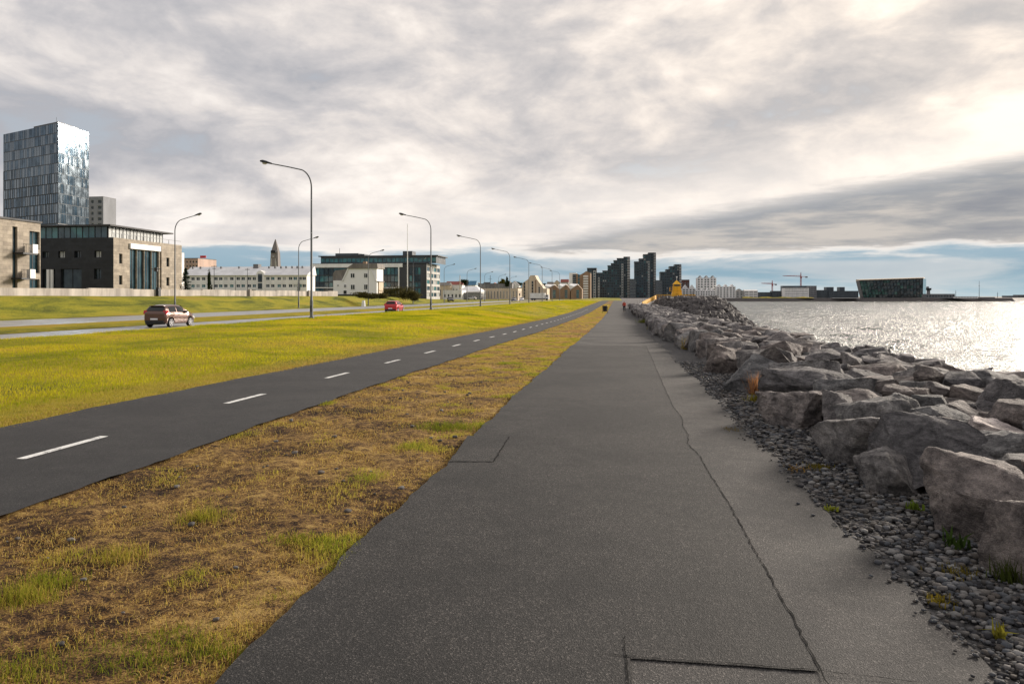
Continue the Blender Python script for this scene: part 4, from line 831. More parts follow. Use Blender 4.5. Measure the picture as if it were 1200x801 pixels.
q = MB(); q.prism([(Y0 - 0.5, ze + 0.003), (Y0 + 6.3, ze + 0.003), (Y0 + 5.2, zr)], 'x', x0 - 0.3, x1 + 0.3); rf_ = q.build('roof', ROOFW, lw_, fixn=True)
for px in (228, 237, 261, 282, 317, 324, 331, 337, 344, 350, 356): xx_ = x_at(px, Y0 + 5); q = MB(); q.box(xx_ - 0.22, xx_ + 0.22, Y0 + 3.9, Y0 + 4.3, zr - 1.2, zr + 0.05); q.build('roof_vent', GREY, rf_)
for px in (268, 285.5): xx_ = x_at(px, Y0 + 2.5); q = MB(); q.prism([(Y0 + 1.2, ze + 0.55), (Y0 + 3.4, ze + 1.5), (Y0 + 3.4, ze + 1.62), (Y0 + 1.2, ze + 0.67)], 'x', xx_ - 0.7, xx_ + 0.7); q.build('roof_window', GLASS, rf_, fixn=True)
xx_ = x_at(301.5, Y0 + 5); q = MB(); q.box(xx_ - 0.8, xx_ + 0.8, Y0 + 4, Y0 + 6, zr - 1, zr + 0.7); q.build('chimney', GREY, rf_)
xs_ = x_at(305.5, Y0); q = MB(); q.prism([(xs_ - 1.35, zb), (xs_ + 1.35, zb), (xs_ + 1.35, ze + 0.1), (xs_ + 1.0, ze + 0.9), (xs_, ze + 1.45), (xs_ - 1.0, ze + 0.9), (xs_ - 1.35, ze + 0.1)], 'y', Y0 - 0.35, Y0 + 4.0); q.build('stair_gable', WHITE, lw_, fixn=True)
for a, c in ((zb + 0.1, zb + 1.9), (zb + 2.3, zb + 4.0), (zb + 4.3, ze + 0.4)): place_window(lw_, Vector((xs_ - 0.65, Y0 - 0.35, 0)), US, 0, a, 1.3, c - a, -0.06, GLASS, GREY, 1)

# ---- pale pink block behind the office, church tower
x0, x1, zt = sbox(206, 232, 300, 303); block('pink_block', 'pale pinkish low block behind the spruce tree', x0, x1, 300, 315, 1, zt, mat('pink_render', (0.5, 0.36, 0.3), 0.85, fn=weather(0.15, 0.4)), S=grid(x1 - x0, zt - 4.2, zt - 0.4, 7, 2, 0.5, 0.5), cat='building')
Dc = 900; pc2 = W(322.8, Dc, 0); ch = thing('church_tower', 'slender grey stepped concrete church tower rising above the long white roof', 'church', (pc2.x, pc2.y, 18)); zc = lambda py: z_at(py, Dc); hwc = 5.0 / F * Dc
mb = MB(); st = [(345, 5.0), (313, 4.8), (300, 4.3), (296, 4.1), (291, 3.0), (286, 1.8), (280.3, 0.3)]
for (pa, ra), (pb_, rb) in zip(st[:-1], st[1:]): mb.frustum(pc2.x, pc2.y, zc(pa), zc(pb_), ra / F * Dc * 1.414, rb / F * Dc * 1.414, 4, 0, R(45) + YAW)
mb.build('spire', mat('church_concrete', (0.22, 0.2, 0.2), 0.9, fn=weather(0.25, 0.08)), ch)
for k in range(-2, 3): q = MB(); q.box(pc2.x + k * 1.5 - 0.3, pc2.x + k * 1.5 + 0.3, pc2.y - hwc - 0.6, pc2.y - hwc + 2.5, zc(296.5), zc(293.5)); q.build('belfry_opening', DARK, ch)
q = MB(); q.frustum(pc2.x, pc2.y - hwc * 1.05, zc(301.5), zc(300), 0.9, 0.9, 12); q.build('clock_face', PALEG, ch)
for sgn in (-1, 1):
    for k in range(3): q = MB(); q.box(pc2.x + sgn * (2.3 + k * 0.8) - 0.35, pc2.x + sgn * (2.3 + k * 0.8) + 0.35, pc2.y - hwc - 0.4, pc2.y + hwc, 18, zc(303 + k * 4)); q.build('buttress', PALEG, ch)

# ---- dark glass office
Y0 = 262; x0, x1, zt = sbox(365, 500, Y0, 309.5); D = dep((x0 + x1) / 2, Y0); zb = 0.5; y1 = y_at(515.5, x1); zz = lambda py: z_at(py, D); ux = lambda px: x_at(px, Y0) - x0
go = thing('dark_glass_office', 'wide dark glass office with white frame and set-back top floor behind the white house', 'building', ((x0 + x1) / 2, Y0 + 12, zb)); mb = MB(); mw = MB()
wn = []
for px0, px1, nx in ((369, 390, 4), (390.5, 411, 3), (449, 466.5, 4), (479.5, 493, 4)):
    for pa, pb_ in ((322, 313.5), (330, 322.8), (336.2, 330.8), (345.5, 337.6)):
        for i in range(nx): a = px0 + (px1 - px0) * i / nx; wn.append((ux(a) + 0.03, ux(a + (px1 - px0) / nx) - 0.03, zz(pa), zz(pb_)))
facade(mb, go, Vector((x0, Y0, 0)), US, x1 - x0, zb, zt, wn, 0.2, GLASSB, DMETAL, 0, alt=lambda q: (GLASST, GLASSB, GLASS, GLASSB)[(q * 7 + q // 3) % 4])
nf = 5; we = grid(y1 - Y0, zb + 0.6, zt - 0.6, 4, 5, 0.86, 0.62)
facade(mw, go, Vector((x1, Y0, 0)), UE, y1 - Y0, zb, zt, we, 0.2, GLASSB, STEEL, 0, alt=lambda q: (BLIND, GLASSB, GLASST)[q % 3])
facade(mb, go, Vector((x1, y1, 0)), UN, x1 - x0, zb, zt, []); facade(mb, go, Vector((x0, y1, 0)), UW_, y1 - Y0, zb, zt, [])
mb.build('wall', DARK, go); mw.build('side_wall', PALEG, go)
q = MB(); q.box(x0 - 0.3, x0 + ux(472), Y0 - 0.5, Y0 - 0.02, zz(313.2), zt + 0.2); q.box(x0 - 0.3, x0 + 0.2, Y0 - 0.5, Y0 - 0.02, zb, zz(313.25)); q.box(x0 + ux(467), x0 + ux(468.3), Y0 - 0.5, Y0 - 0.02, zb, zz(313.25)); q.box(x0 + 0.25, x0 + ux(466.9), Y0 - 0.5, Y0 - 0.02, zz(337.5), zz(336.4)); q.build('white_frame', WHITEP, go)
MB().box(x0, x1, Y0 + 0.1, y1 - 0.1, zt + 0.21, zt + 0.35).build('roof', ROOFD, go)
px_l, px_r = x_at(376, Y0 + 3), x_at(511, Y0 + 3); z2 = z_at(300.5, D + 3); mb = MB(); nn = 26; facade(mb, go, Vector((px_l, Y0 + 3, 0)), US, px_r - px_l, zt + 0.36, z2, grid(px_r - px_l, zt + 0.36, z2, nn, 1, 0.94, 0.6), 0.1, GLASST, DMETAL); facade(mb, go, Vector((px_r, Y0 + 3, 0)), UE, y1 - Y0 - 5, zt + 0.36, z2, []); mb.build('penthouse_wall', NAVY, go)
MB().box(px_l - 0.8, px_r + 0.8, Y0 + 2.4, y1 - 1.5, z2 + 0.003, z2 + 0.35).build('penthouse_roof', ROOFD, go)
for a, c, pt in ((393, 420, 296.5), (421, 427, 297.5), (472, 483, 294.5)): q = MB(); q.box(x_at(a, Y0 + 6), x_at(c, Y0 + 6), Y0 + 6, Y0 + 11, z2 + 0.36, z_at(pt, D + 6)); q.build('plant_room', NAVY, go)
xx_ = x_at(398, Y0 + 8); MB().tube([(xx_, Y0 + 8, z2), (xx_, Y0 + 8, z2 + 3.5)], 0.08, 6).build('mast', DMETAL, go)

# ---- white timber house with gambrel gable
Y0 = 185; D = dep(x_at(420, Y0), Y0); hx_ = lambda px: x_at(px, Y0); hz_ = lambda py: z_at(py, D); ho = thing('white_timber_house', 'white timber house with grey gambrel roof and small windows on the grass mound', 'house', (hx_(420), Y0 + 5, hz_(344)))
zb = hz_(344.5) - 0.3; mb = MB()
out = [(390.5, 345), (441.5, 345), (441.5, 312.5), (409, 312.5), (406, 317), (401.5, 328.5), (390.5, 328.5)]
pts = [(hx_(a), hz_(b)) for a, b in out]; pts[0] = (pts[0][0], zb); pts[1] = (pts[1][0], zb)
YD = y_at(449, hx_(441.5)); mb.prism(pts, 'y', Y0, YD); mb.build('wall', mat('white_weatherboard', (0.84, 0.84, 0.83), 0.7, fn=lambda t, bs, p: t.put(bs.inputs['Normal'], t.bump(t.noise(t.mapping(p, (0.05, 0.05, 9)), 1.0, 2), 0.4, 0.03))), ho, fixn=True)
q = MB(); x0, x1 = hx_(407), hx_(442); q.prism([(x0 - 0.25, hz_(314.5)), (x1 + 0.25, hz_(314.5)), (x1 + 0.1, hz_(309)), (hx_(414), hz_(309))], 'y', Y0 - 0.35, YD + 0.3)
q.prism([(hx_(388.5), hz_(329)), (hx_(402), hz_(329)), (hx_(408), hz_(314.6)), (hx_(391.5), hz_(316.5)), (hx_(388.8), hz_(320))], 'y', Y0 + 0.8, YD - 0.5); rf_ = q.build('roof', ROOFG, ho, fixn=True)
q = MB(); q.prism([(hx_(400.6), hz_(329.2)), (hx_(402.2), hz_(329.2)), (hx_(409.6), hz_(313)), (hx_(408.2), hz_(313))], 'y', Y0 - 0.25, Y0 - 0.02); q.prism([(hx_(433.5), hz_(313.5)), (hx_(434.7), hz_(313.5)), (hx_(441.5), hz_(328.6)), (hx_(440.3), hz_(329.2))], 'y', Y0 - 0.25, Y0 - 0.02); q.build('barge_board', WHITEP, ho, fixn=True)
q = MB(); q.box(hx_(441.6), hx_(443.3), Y0 + 0.3, YD, hz_(330.2), hz_(329.3)); q.build('eave', ROOFG, ho); q = MB(); q.box(hx_(441.6), hx_(442.6), Y0 + 1.0, YD - 0.5, zb, hz_(330.3)); q.build('side_bay', CREAM, ho)
q = MB(); q.box(hx_(419), hx_(423), Y0 + 4, Y0 + 5, hz_(310), hz_(305.5)); q.build('chimney', BROWN, rf_)
for a, c, s0, s1 in ((410.8, 320, 415.8, 325.5), (426.5, 320, 431, 325.5), (411, 333.2, 416, 339.3), (426.5, 333, 431, 339.3), (403, 333, 406, 337), (395, 333.2, 397.5, 335.5)):
    place_window(ho, Vector((hx_(a), Y0, 0)), US, 0, hz_(s1), hx_(s0) - hx_(a), hz_(c) - hz_(s1), -0.03, GLASS, WHITEP, 1, 'window', 0.10)
place_window(ho, Vector((hx_(402.5), Y0, 0)), US, 0, zb + 0.3, hx_(406.5) - hx_(402.5), 1.0, -0.04, DMETAL, WHITEP, 0, 'door')
q = MB(); q.box(hx_(390.2), hx_(441.8), Y0 - 0.12, Y0 - 0.003, zb - 0.8, zb + 0.25); q.build('plinth', DMETAL, ho)

# ================================================================== TOWN IN THE MIDDLE DISTANCE
def simple(name, label, px0, px1, py, Y, wm, thick=12, nx=6, nz=2, fw=0.55, fh=0.5, roof='flat', rm=ROOFD, gm=GLASS, rh=2.0, pe=None, zb=-0.5, cat='building', side=True, fm=WHITEP, bars=0):
    x0, x1, zt = sbox(px0, px1, Y, py); S = grid(x1 - x0, zb + 0.4, zt - 0.2, nx, nz, fw, fh) if nx else []
    E = grid(thick, zb + 0.4, zt - 0.2, max(2, int(thick / ((x1 - x0) / max(nx, 1)))), nz, fw, fh) if nx and side else []
    left = (px0 + px1) / 2 < 724
    return block(name, label, x0, x1, Y, Y + thick, zb, zt, wm, S=S, E=E if left else (), Wf=() if left else E, roof=roof, rm=rm, gm=gm, rh=rh, fm=fm, bars=bars, fw=0.12)
simple('low_white_shop', 'low white shop with dark window band right of the dark glass office', 519, 541, 340.5, 330, WHITE, 10, 5, 1, 0.5, 0.4, rm=ROOFW)
simple('white_hall', 'white hall with pale hipped roof beside the street lamps', 536, 563, 341.5, 345, WHITE, 16, 7, 2, 0.6, 0.5, 'hip', ROOFW, rh=2.6)
simple('dark_framed_shopfront', 'grey glazed shopfront of small panes below the white hipped roof', 541, 563, 343.5, 335, GREY, 6, 8, 3, 0.7, 0.6, rm=ROOFD)
simple('long_beige_shop', 'long pinkish beige building with narrow vertical windows behind parked cars', 563, 607, 338.5, 360, CREAM, 14, 12, 1, 0.35, 0.75, rm=CREAM)
simple('grey_long_roof_building', 'long dark-roofed grey building on the slope behind the beige shop', 556, 600, 332.5, 470, GREY, 12, 16, 1, 0.6, 0.5, rm=ROOFD)
simple('red_roof_house', 'white house with a red roof on the slope above the white hall', 522, 541, 333.5, 450, WHITE, 10, 5, 1, 0.4, 0.5, 'gx', ROOFR, rh=2.2)
simple('blue_roof_house', 'small house with a bright blue roof above the white hall', 549, 557, 334, 430, WHITE, 8, 3, 1, 0.4, 0.5, 'gx', ROOFB, rh=2.6)
simple('grey_roof_house', 'pale house with grey roof at the foot of the slope beside the dark office', 514, 526, 334.5, 440, CREAM, 9, 3, 1, 0.4, 0.5, 'gx', ROOFG, rh=2.0)
simple('white_gable_house', 'white gabled house below the dark trees left of the cream stepped building', 597, 608, 335, 480, WHITE, 9, 3, 1, 0.4, 0.5, 'gy', ROOFD, rh=3.2)
simple('pale_terrace', 'row of pale flats far behind the sawtooth roofs', 644, 668, 332, 900, WHITE, 20, 8, 2, 0.45, 0.5, rm=ROOFW)
hh = random.Random(12); HC = [(WHITE, 'white'), (CREAM, 'cream'), (PALEG, 'pale grey'), (WHITE, 'white')]; HR_ = [(ROOFR, 'red'), (ROOFG, 'grey'), (ROOFD, 'dark'), (ROOFW, 'pale'), (ROOFG, 'grey')]
HILL = [(516, 523, 336.5), (526, 534, 336.8), (541, 548, 336), (557, 564, 335.5), (566, 573, 334.8), (575, 583, 335.2), (585, 591, 334.5), (593, 600, 333.5), (641, 648, 333.5), (649, 656, 331.5), (657, 666, 330.5)]
for k, (a, c, py) in enumerate(HILL):
    wm, wn_ = HC[k % 4]; rm_, rn = HR_[(k * 3) % 5]
    simple('hillside_house', wn_ + ' house with ' + rn + ' roof on the far slope, ' + ('leftmost', 'second', 'third', 'fourth', 'fifth', 'sixth', 'seventh', 'eighth', 'ninth', 'tenth', 'rightmost')[k] + ' of eleven from the left', a, c, py, 620 + 40 * hh.random() + 150 * (k > 7), wm, 10, 4, 2, 0.4, 0.45, ('gx', 'gy')[k % 2], rm_, rh=3.2, cat='house', fm=GREY)
# cream building with the stepped gable
Y0 = 420; D = dep(x_at(622, Y0), Y0); fx = lambda px: x_at(px, Y0); fz = lambda py: z_at(py, D)
cb_ = thing('cream_stepped_building', 'cream building with a tall stepped pointed gable behind the white truck', 'building', (fx(622), Y0 + 8, -0.5)); mb = MB()
pts = [(fx(a), fz(b)) for a, b in ((606, 352), (641, 352), (641, 338), (637, 338), (632, 331), (629, 327), (627, 322.5), (621.5, 322.5), (619, 327), (613, 331), (611.5, 337), (606, 337))]
mb.prism(pts, 'y', Y0, Y0 + 16); mb.build('wall', CREAM, cb_, fixn=True)
for a, c, s0, s1 in ((613.6, 330.5, 615.6, 349), (623, 329, 625, 347), (631, 336, 633, 349), (604.5 + 2, 341, 608, 349)):
    for k in range(5): h_ = (s1 - c) / 5; place_window(cb_, Vector((fx(a), Y0, 0)), US, 0, fz(c + (k + 1) * h_) + 0.1, fx(s0) - fx(a), fz(c) - fz(c + h_) - 0.2, -0.03, GLASS, GREY, 0, 'window', 0.12)
MB().box(fx(627), fx(628.4), Y0 - 0.3, Y0 - 0.01, fz(351), fz(328)).build('brown_pilaster', BROWN, cb_)
q = MB(); q.box(fx(606) - 0.2, fx(611), Y0 + 0.2, Y0 + 15, fz(337) + 0.003, fz(336.4)); q.build('roof', ROOFG, cb_)
# brown sawtooth row
Y0 = 520
for i, (a, c, pk, pg) in enumerate(((640, 655.5, 334, 'first'), (656, 668, 333.5, 'middle'), (668.8, 682, 333.5, 'last'))):
    x0, x1, zt = sbox(a, c, Y0, 338.5); D = dep(x0, Y0); b = thing('brown_sawtooth_house', ('brown brick gabled house, first of three beside the white truck', 'brown brick gabled house, middle one of the three sawtooth roofs', 'brown brick gabled house, last of three, below the balcony tower')[i], 'house', ((x0 + x1) / 2, Y0 + 7, -0.5), 'brown gabled row')
    q = MB(); xm = x0 + (x1 - x0) * 0.62; q.prism([(x0, -0.5), (x1, -0.5), (x1, zt), (xm, z_at(pk, D)), (x0, zt - 0.3)], 'y', Y0, Y0 + 14); q.build('wall', BROWN, b, fixn=True)
    q = MB(); q.prism([(x0 - 0.2, zt - 0.25), (xm, z_at(pk, D) + 0.05), (xm, z_at(pk, D) + 0.35), (x0 - 0.2, zt + 0.15)], 'y', Y0 + 0.3, Y0 + 15); xc = x0 - 0.5; q.add([(xc - 0.6, Y0 + 0.6, z_at(pk, D) - 0.2), (xm - 1.0, Y0 + 0.6, z_at(pk, D) - 1.4), (xm - 0.2, Y0 + 8, z_at(pk, D) + 0.6), (xc - 0.2, Y0 + 8, z_at(pk, D) + 0.9), (xc - 0.6, Y0 + 0.6, zt - 1.2), (xm - 1.0, Y0 + 0.6, zt - 1.2)], [(0, 1, 2, 3), (4, 5, 1, 0)]); q.build('roof', ROOFW, b)
    for k in range(4): place_window(b, Vector((xm - 1.0, Y0, 0)), US, 0, 0.4 + k * (zt - 1.0) / 4, 2.0, (zt - 1.4) / 4, -0.03, GLASST, GREY, 0, 'window', 0.15)
# brown and white balcony tower
Y0 = 560; bt = thing('balcony_tower', 'brown brick apartment tower with a stack of white balconies left of the black towers', 'building', (x_at(680, Y0), Y0 + 10, -0.5)); fx = lambda px: x_at(px, Y0); D = dep(fx(680), Y0); fz = lambda py: z_at(py, D)
MB().prism([(fx(675), -0.5), (fx(692), -0.5), (fx(692), fz(320)), (fx(687), fz(317.5)), (fx(683.5), fz(320)), (fx(679.5), fz(322)), (fx(675), fz(320))], 'y', Y0, Y0 + 16).build('wall', BROWN, bt, fixn=True)
MB().box(fx(667), fx(675) - 0.02, Y0 + 1, Y0 + 16, -0.5, fz(319.5)).build('white_wing', WHITE, bt)
for k in range(10): q = MB(); z0 = fz(350.5) + k * (fz(324) - fz(350.5)) / 9.2; q.box(fx(683.6), fx(689.3), Y0 - 1.1, Y0 - 0.01, z0, z0 + 1.15); q.build('balcony', WHITEP, bt)
for k in range(6): q = MB(); z0 = fz(334) + k * (fz(322) - fz(334)) / 5.5; q.box(fx(671), fx(675), Y0 + 0.6, Y0 + 0.98, z0, z0 + 1.1); q.build('window_band', GLASS, bt)
for k in range(7): place_window(bt, Vector((fx(677.2), Y0, 0)), US, 0, fz(349) + k * 2.6, 1.4, 2.1, -0.03, GLASST, GREY, 0, 'window', 0.1)

# ---- black stepped apartment towers
TY = 900
def dark_tower(label, steps, px_edge=None, nfl=16, thick=26, group='black stepped apartment towers'):
    x_l, x_r = x_at(steps[0][0], TY), x_at(steps[-1][1], TY); b = thing('black_apartment_tower', label, 'tower block', ((x_l + x_r) / 2, TY + 10, -0.5), group); rd = random.Random(len(label)); mb = MB()
    for si, (a, c, py) in enumerate(steps):
        x0, x1 = x_at(a, TY), x_at(c, TY); D = dep(x0, TY); zt = z_at(py, D); yo = TY + rd.uniform(0, 1.5) + si * 0.01
        nz = max(3, int((zt + 0.5) / 3.1)); nx = max(1, int(round((x1 - x0) / 2.6))); wn = grid(x1 - x0, 0.0, zt - 0.6, nx, nz, 0.74, 0.66)
        left = c < 726
        facade(mb, b, Vector((x0, yo, 0)), US, x1 - x0, -0.5, zt, wn, 0.3, GLASS, DMETAL, 0, alt=lambda q, r=rd: r.choice((GLASS, GLASS, GLASSB, GLASSB, GLASS, BLIND if r.random() < 0.35 else GLASST)), fw=0.2)
        facade(mb, b, Vector((x1, yo, 0)), UE, thick - si, -0.5, zt, []); facade(mb, b, Vector((x0, yo + thick - si, 0)), UW_, thick - si, -0.5, zt, []); facade(mb, b, Vector((x1, yo + thick - si, 0)), UN, x1 - x0, -0.5, zt, [])
        r = MB(); r.box(x0 - 0.3, x1 + 0.2, yo - 0.6, yo + thick - si, zt + 0.003, zt + 0.7); r.build('roof', ROOFD, b)
    mb.build('wall', NAVY, b)
    if px_edge:
        a, c, py = px_edge; x0, x1 = x_at(a, TY), x_at(c, TY); D = dep(x0, TY); zt = z_at(py, D); mb = MB(); facade(mb, b, Vector((x0, TY - 1.6, 0)), US, x1 - x0, -0.5, zt, grid(x1 - x0, 0.0, zt - 0.6, 1, max(3, int(zt / 3.1)), 0.6, 0.6), 0.2, GLASSB, STEEL); facade(mb, b, Vector((x1, TY - 1.6, 0)), UE, 18, -0.5, zt, []); facade(mb, b, Vector((x0, TY + 16, 0)), UW_, 18, -0.5, zt, []); MB().box(x0, x1, TY - 1.6, TY + 16, zt + .002, zt + 0.4).build('edge_roof', ROOFD, b); mb.build('pale_edge', PALEG, b)
    return b
dark_tower('black glass apartment tower, leftmost and lowest, right behind the balcony tower', [(688, 699, 314.5)], (695.2, 698.2, 317))
dark_tower('low black apartment block linking the leftmost tower to the stepped one', [(699, 706, 320), (706, 713, 317.5)], (700.8, 702.6, 325))
dark_tower('black stepped apartment tower left of the gap, second tallest', [(712, 716, 311.5), (716, 719, 309), (719, 723, 305.5), (723, 731, 303), (731, 738, 301.3)], (728.2, 730.4, 309))
dark_tower('tallest black stepped apartment tower in the middle of the skyline', [(743.5, 749, 307), (749, 754, 303.5), (754, 760, 298.5), (760, 768, 296.5)], (759.2, 761.2, 306))
dark_tower('black stepped apartment tower right behind the yellow lighthouse', [(774, 781, 319), (781, 785, 316), (785, 791, 312.5), (791, 798, 310.3)])
for a, c, lab in ((735.2, 738.4, 'pale balcony strip on the right edge of the second tallest black tower'), (766.2, 768.8, 'pale balcony strip on the right edge of the tallest black tower'), (796.2, 798.6, 'pale balcony strip on the right edge of the tower behind the lighthouse')):
    py = {735.2: 301.0, 766.2: 296.2, 796.2: 310.0}[a]; x0, x1 = x_at(a, TY - 4), x_at(c, TY - 4); zt = z_at(py, dep(x0, TY)); b = thing('balcony_strip', lab, 'balconies', ((x0 + x1) / 2, TY - 3, -0.5)); MB().box(x0, x1, TY - 3.0, TY - 1.7, -0.5, zt).build('wall', GREY, b)
    for k in range(int(zt / 3.1)): MB().box(x0 - 0.1, x1 + 0.15, TY - 4.4, TY - 3.01, 0.6 + k * 3.1, 1.8 + k * 3.1).build('balcony', PALEG, b)
simple('low_dark_flats', 'low dark block filling the gap left of the tallest black tower', 738, 745, 327, 880, NAVY, 14, 4, 6, 0.6, 0.6, roof='flat')
simple('blue_grey_flats', 'blue-grey flats between the tallest black tower and the one behind the lighthouse', 768, 776, 328.5, 890, NAVY, 14, 4, 6, 0.6, 0.6)
simple('red_brown_block', 'small reddish brown block right of the lighthouse roof', 798, 808, 327.8, 980, mat('red_brown_render', (0.12, 0.06, 0.05), 0.8, fn=weather(0.2, 0.2)), 14, 3, 2, 0.4, 0.4)
def gabled_row(name, label, px0, px1, peave, ppeak, Y, wm, rm, ng, nz, thick=14, zb=-0.5, flat=0.25):
    """terrace whose gables face the water, each gable with its own column of windows"""
    x0, x1, ze = sbox(px0, px1, Y, peave); zp = z_at(ppeak, dep(x0, Y)); b = thing(name, label, 'building', ((x0 + x1) / 2, Y + thick / 2, zb)); mb = MB(); w = (x1 - x0) / ng
    wn = [(w * i + w * a, w * i + w * c, z0, z1) for i in range(ng) for (a, c) in ((0.14, 0.40), (0.60, 0.86)) for (_, _, z0, z1) in grid(1, zb + 0.6, ze - 0.3, 1, nz, 0.5, 0.52)]
    facade(mb, b, Vector((x0, Y, 0)), US, x1 - x0, zb, ze, wn, 0.35, GLASS, GREY, 0, fw=0.08); facade(mb, b, Vector((x1, Y, 0)), UE, thick, zb, ze, []); facade(mb, b, Vector((x0, Y + thick, 0)), UW_, thick, zb, ze, []); facade(mb, b, Vector((x1, Y + thick, 0)), UN, x1 - x0, zb, ze, [])
    for i in range(ng):
        a, c = x0 + w * (i + flat / 2), x0 + w * (i + 1 - flat / 2); xm = (a + c) / 2; mb.add([(a, Y + 0.003, ze), (c, Y + 0.003, ze), (xm, Y + 0.003, zp)], [(0, 1, 2)])
        q = MB(); q.prism([(a - 0.4, ze + 0.01), (c + 0.4, ze + 0.01), (xm, zp + 0.5)], 'y', Y + 0.05, Y + thick); q.build('roof', rm, b, fixn=True)
    mb.build('wall', wm, b); MB().box(x0, x1, Y + 0.06, Y + thick, ze + 0.002, ze + 0.3).build('roof_deck', ROOFG, b); return b
gabled_row('white_gabled_pair', 'pair of white gabled houses directly right of the yellow lighthouse', 799.5, 815, 338, 334, 940, WHITE, ROOFW, 2, 4)
gabled_row('tall_white_flats', 'tallest white block of flats with three grey gables right of the lighthouse', 817, 839.5, 325.8, 323.3, 965, WHITE, ROOFG, 3, 8, 16, flat=0.5)
gabled_row('low_white_flats', 'low white gabled flats in front of the tall white block', 814.5, 838.5, 340.5, 338.2, 925, WHITE, ROOFW, 4, 3, flat=0.5)
gabled_row('white_waterfront_flats', 'white waterfront flats with pale gables right of the tall white block', 839.5, 862, 336.0, 333.5, 948, WHITE, ROOFW, 3, 5, flat=0.45)
gabled_row('grey_waterfront_flats', 'pale grey waterfront flats next along from the white gabled ones', 862, 871.5, 341, 338.7, 950, PALEG, ROOFG, 1, 4)
simple('cream_waterfront_flats', 'whitish waterfront block with long window bands left of the cranes', 872.5, 888, 340.5, 950, WHITE, 14, 3, 4, 0.85, 0.4, 'gx', ROOFW, rh=1.5, fm=GREY)
# harbour front
HF = [('dark_quay_shed', 'low dark building at the foot of the left crane', 888, 905, 342.5, 1000, NAVY, 10, 3), ('slate_office', 'slate office with pale window bands between the two cranes', 904.5, 918, 341, 1000, NAVY, 7, 4), ('white_office_block', 'plain white office block under the right crane', 918.5, 948, 337.3, 985, WHITE, 1, 6), ('dark_office_wing', 'dark gridded wing attached right of the white office block', 948, 957, 335, 990, GREY, 5, 6),
      ('dark_roof_block', 'dark upper storey showing above the white office block', 917, 950, 335, 1010, NAVY, 0, 1), ('black_office', 'black office between the white block and the glass hall', 957, 972, 340, 1000, NAVY, 8, 4), ('black_long_office', 'long black office with pale windows left of the glass concert hall', 971, 1006, 341, 1000, NAVY, 18, 4), ('quay_pavilion', 'low white pavilion on the quay left of the glass concert hall', 976, 1007, 349, 960, WHITE, 14, 1), ('dark_roof_box', 'dark box on the roof of the long black office, left one', 968.5, 977, 336.5, 1015, NAVY, 0, 1), ('roof_lift_box', 'dark box on the roof of the long black office, right one', 984, 990, 336.5, 1015, NAVY, 0, 1),
      ('grey_harbour_shed', 'grey harbour shed directly right of the glass concert hall', 1085, 1119, 344.5, 1000, GREY, 10, 1), ('white_harbour_shed', 'long low white shed with dark roof right of the grey harbour shed', 1119, 1146, 347.5, 1000, WHITE, 8, 1), ('far_quay_shed', 'dark shed at the end of the far quay', 1179, 1192, 346.5, 1250, GREY, 4, 1), ('quay_hut', 'small dark hut on the pier right of the tall mast', 1152, 1166, 348.3, 1010, GREY, 5, 1), ('edge_shed', 'dark shed at the right edge of the photo', 1192, 1215, 345.5, 1300, GREY, 5, 1)]
for nm, lab, a, c, py, Yd, m_b, nx, nz in HF: simple(nm, lab, a, c, py, x_at(0, 1) * 0 + Yd - (a - 724) * 0.14, m_b, 12, nx, nz, 0.7 if nx != 1 else 0.9, 0.5 if nx != 1 else 0.22, rm=ROOFD, zb=-0.8, gm=GLASS, fm=GREY, side=False)
# glass concert hall: leaning facets, pale slanted roof
Dh = 930; hp = lambda px, d=0: W(px, Dh + d); hall = thing('glass_concert_hall', 'large dark green faceted glass concert hall with slanting pale roof across the water', 'concert hall', hp(1045, 25)); zh = lambda py: z_at(py, Dh)
A, B, Cc, Dd = hp(1012), hp(1081), hp(1083, 30), hp(1008, 40); At, Bt, Ct, Dt_ = hp(1007), hp(1081.5), hp(1083.5, 34), hp(1003, 45); za, zb_ = zh(328.6), zh(326.2)
mb = MB(); mb.add([(A.x, A.y, -1), (B.x, B.y, -1), (Cc.x, Cc.y, -1), (Dd.x, Dd.y, -1), (At.x, At.y, za), (Bt.x, Bt.y, zb_), (Ct.x, Ct.y, zb_), (Dt_.x, Dt_.y, za)], [(0, 1, 5, 4), (1, 2, 6, 5), (2, 3, 7, 6), (3, 0, 4, 7), (0, 3, 2, 1)]); mb.build('wall', DARK, hall)
q = MB(); q.add([(At.x, At.y - 2, za + 0.1), (Bt.x, Bt.y - 2, zb_ + 0.1), (Ct.x, Ct.y, zb_ + 0.1), (Dt_.x, Dt_.y, za + 0.1)] + [(At.x, At.y - 2, za + 1.0), (Bt.x, Bt.y - 2, zb_ + 1.0), (Ct.x, Ct.y, zb_ + 2.4), (Dt_.x, Dt_.y, za + 2.4)], [(0, 1, 5, 4), (1, 2, 6, 5), (2, 3, 7, 6), (3, 0, 4, 7), (4, 5, 6, 7)]); q.build('roof', CREAM, hall)
rh_ = random.Random(4)
for i in range(19):
    for j in range(6):
        f0, f1 = i / 19 + 0.004, (i + 1) / 19 - 0.004; g0, g1 = 0.05 + j * 0.155, 0.05 + (j + 1) * 0.155 - 0.012
        P = lambda f, g: (A.lerp(B, f)).lerp(At.lerp(Bt, f), g) + Vector((0.12, -0.9, 0)) * 0.35
        Pz = lambda f, g: -1 + g * ((za + (zb_ - za) * f) + 1)
        c4_ = [(P(f, g).x, P(f, g).y - rh_.uniform(0, 0.35), Pz(f, g)) for f, g in ((f0, g0), (f1, g0), (f1, g1), (f0, g1))]
        q = MB(); q.quad(*c4_); q.build('glass_facet', (GLASSG if (i < 4 or rh_.random() < 0.15) else GLASS), hall)
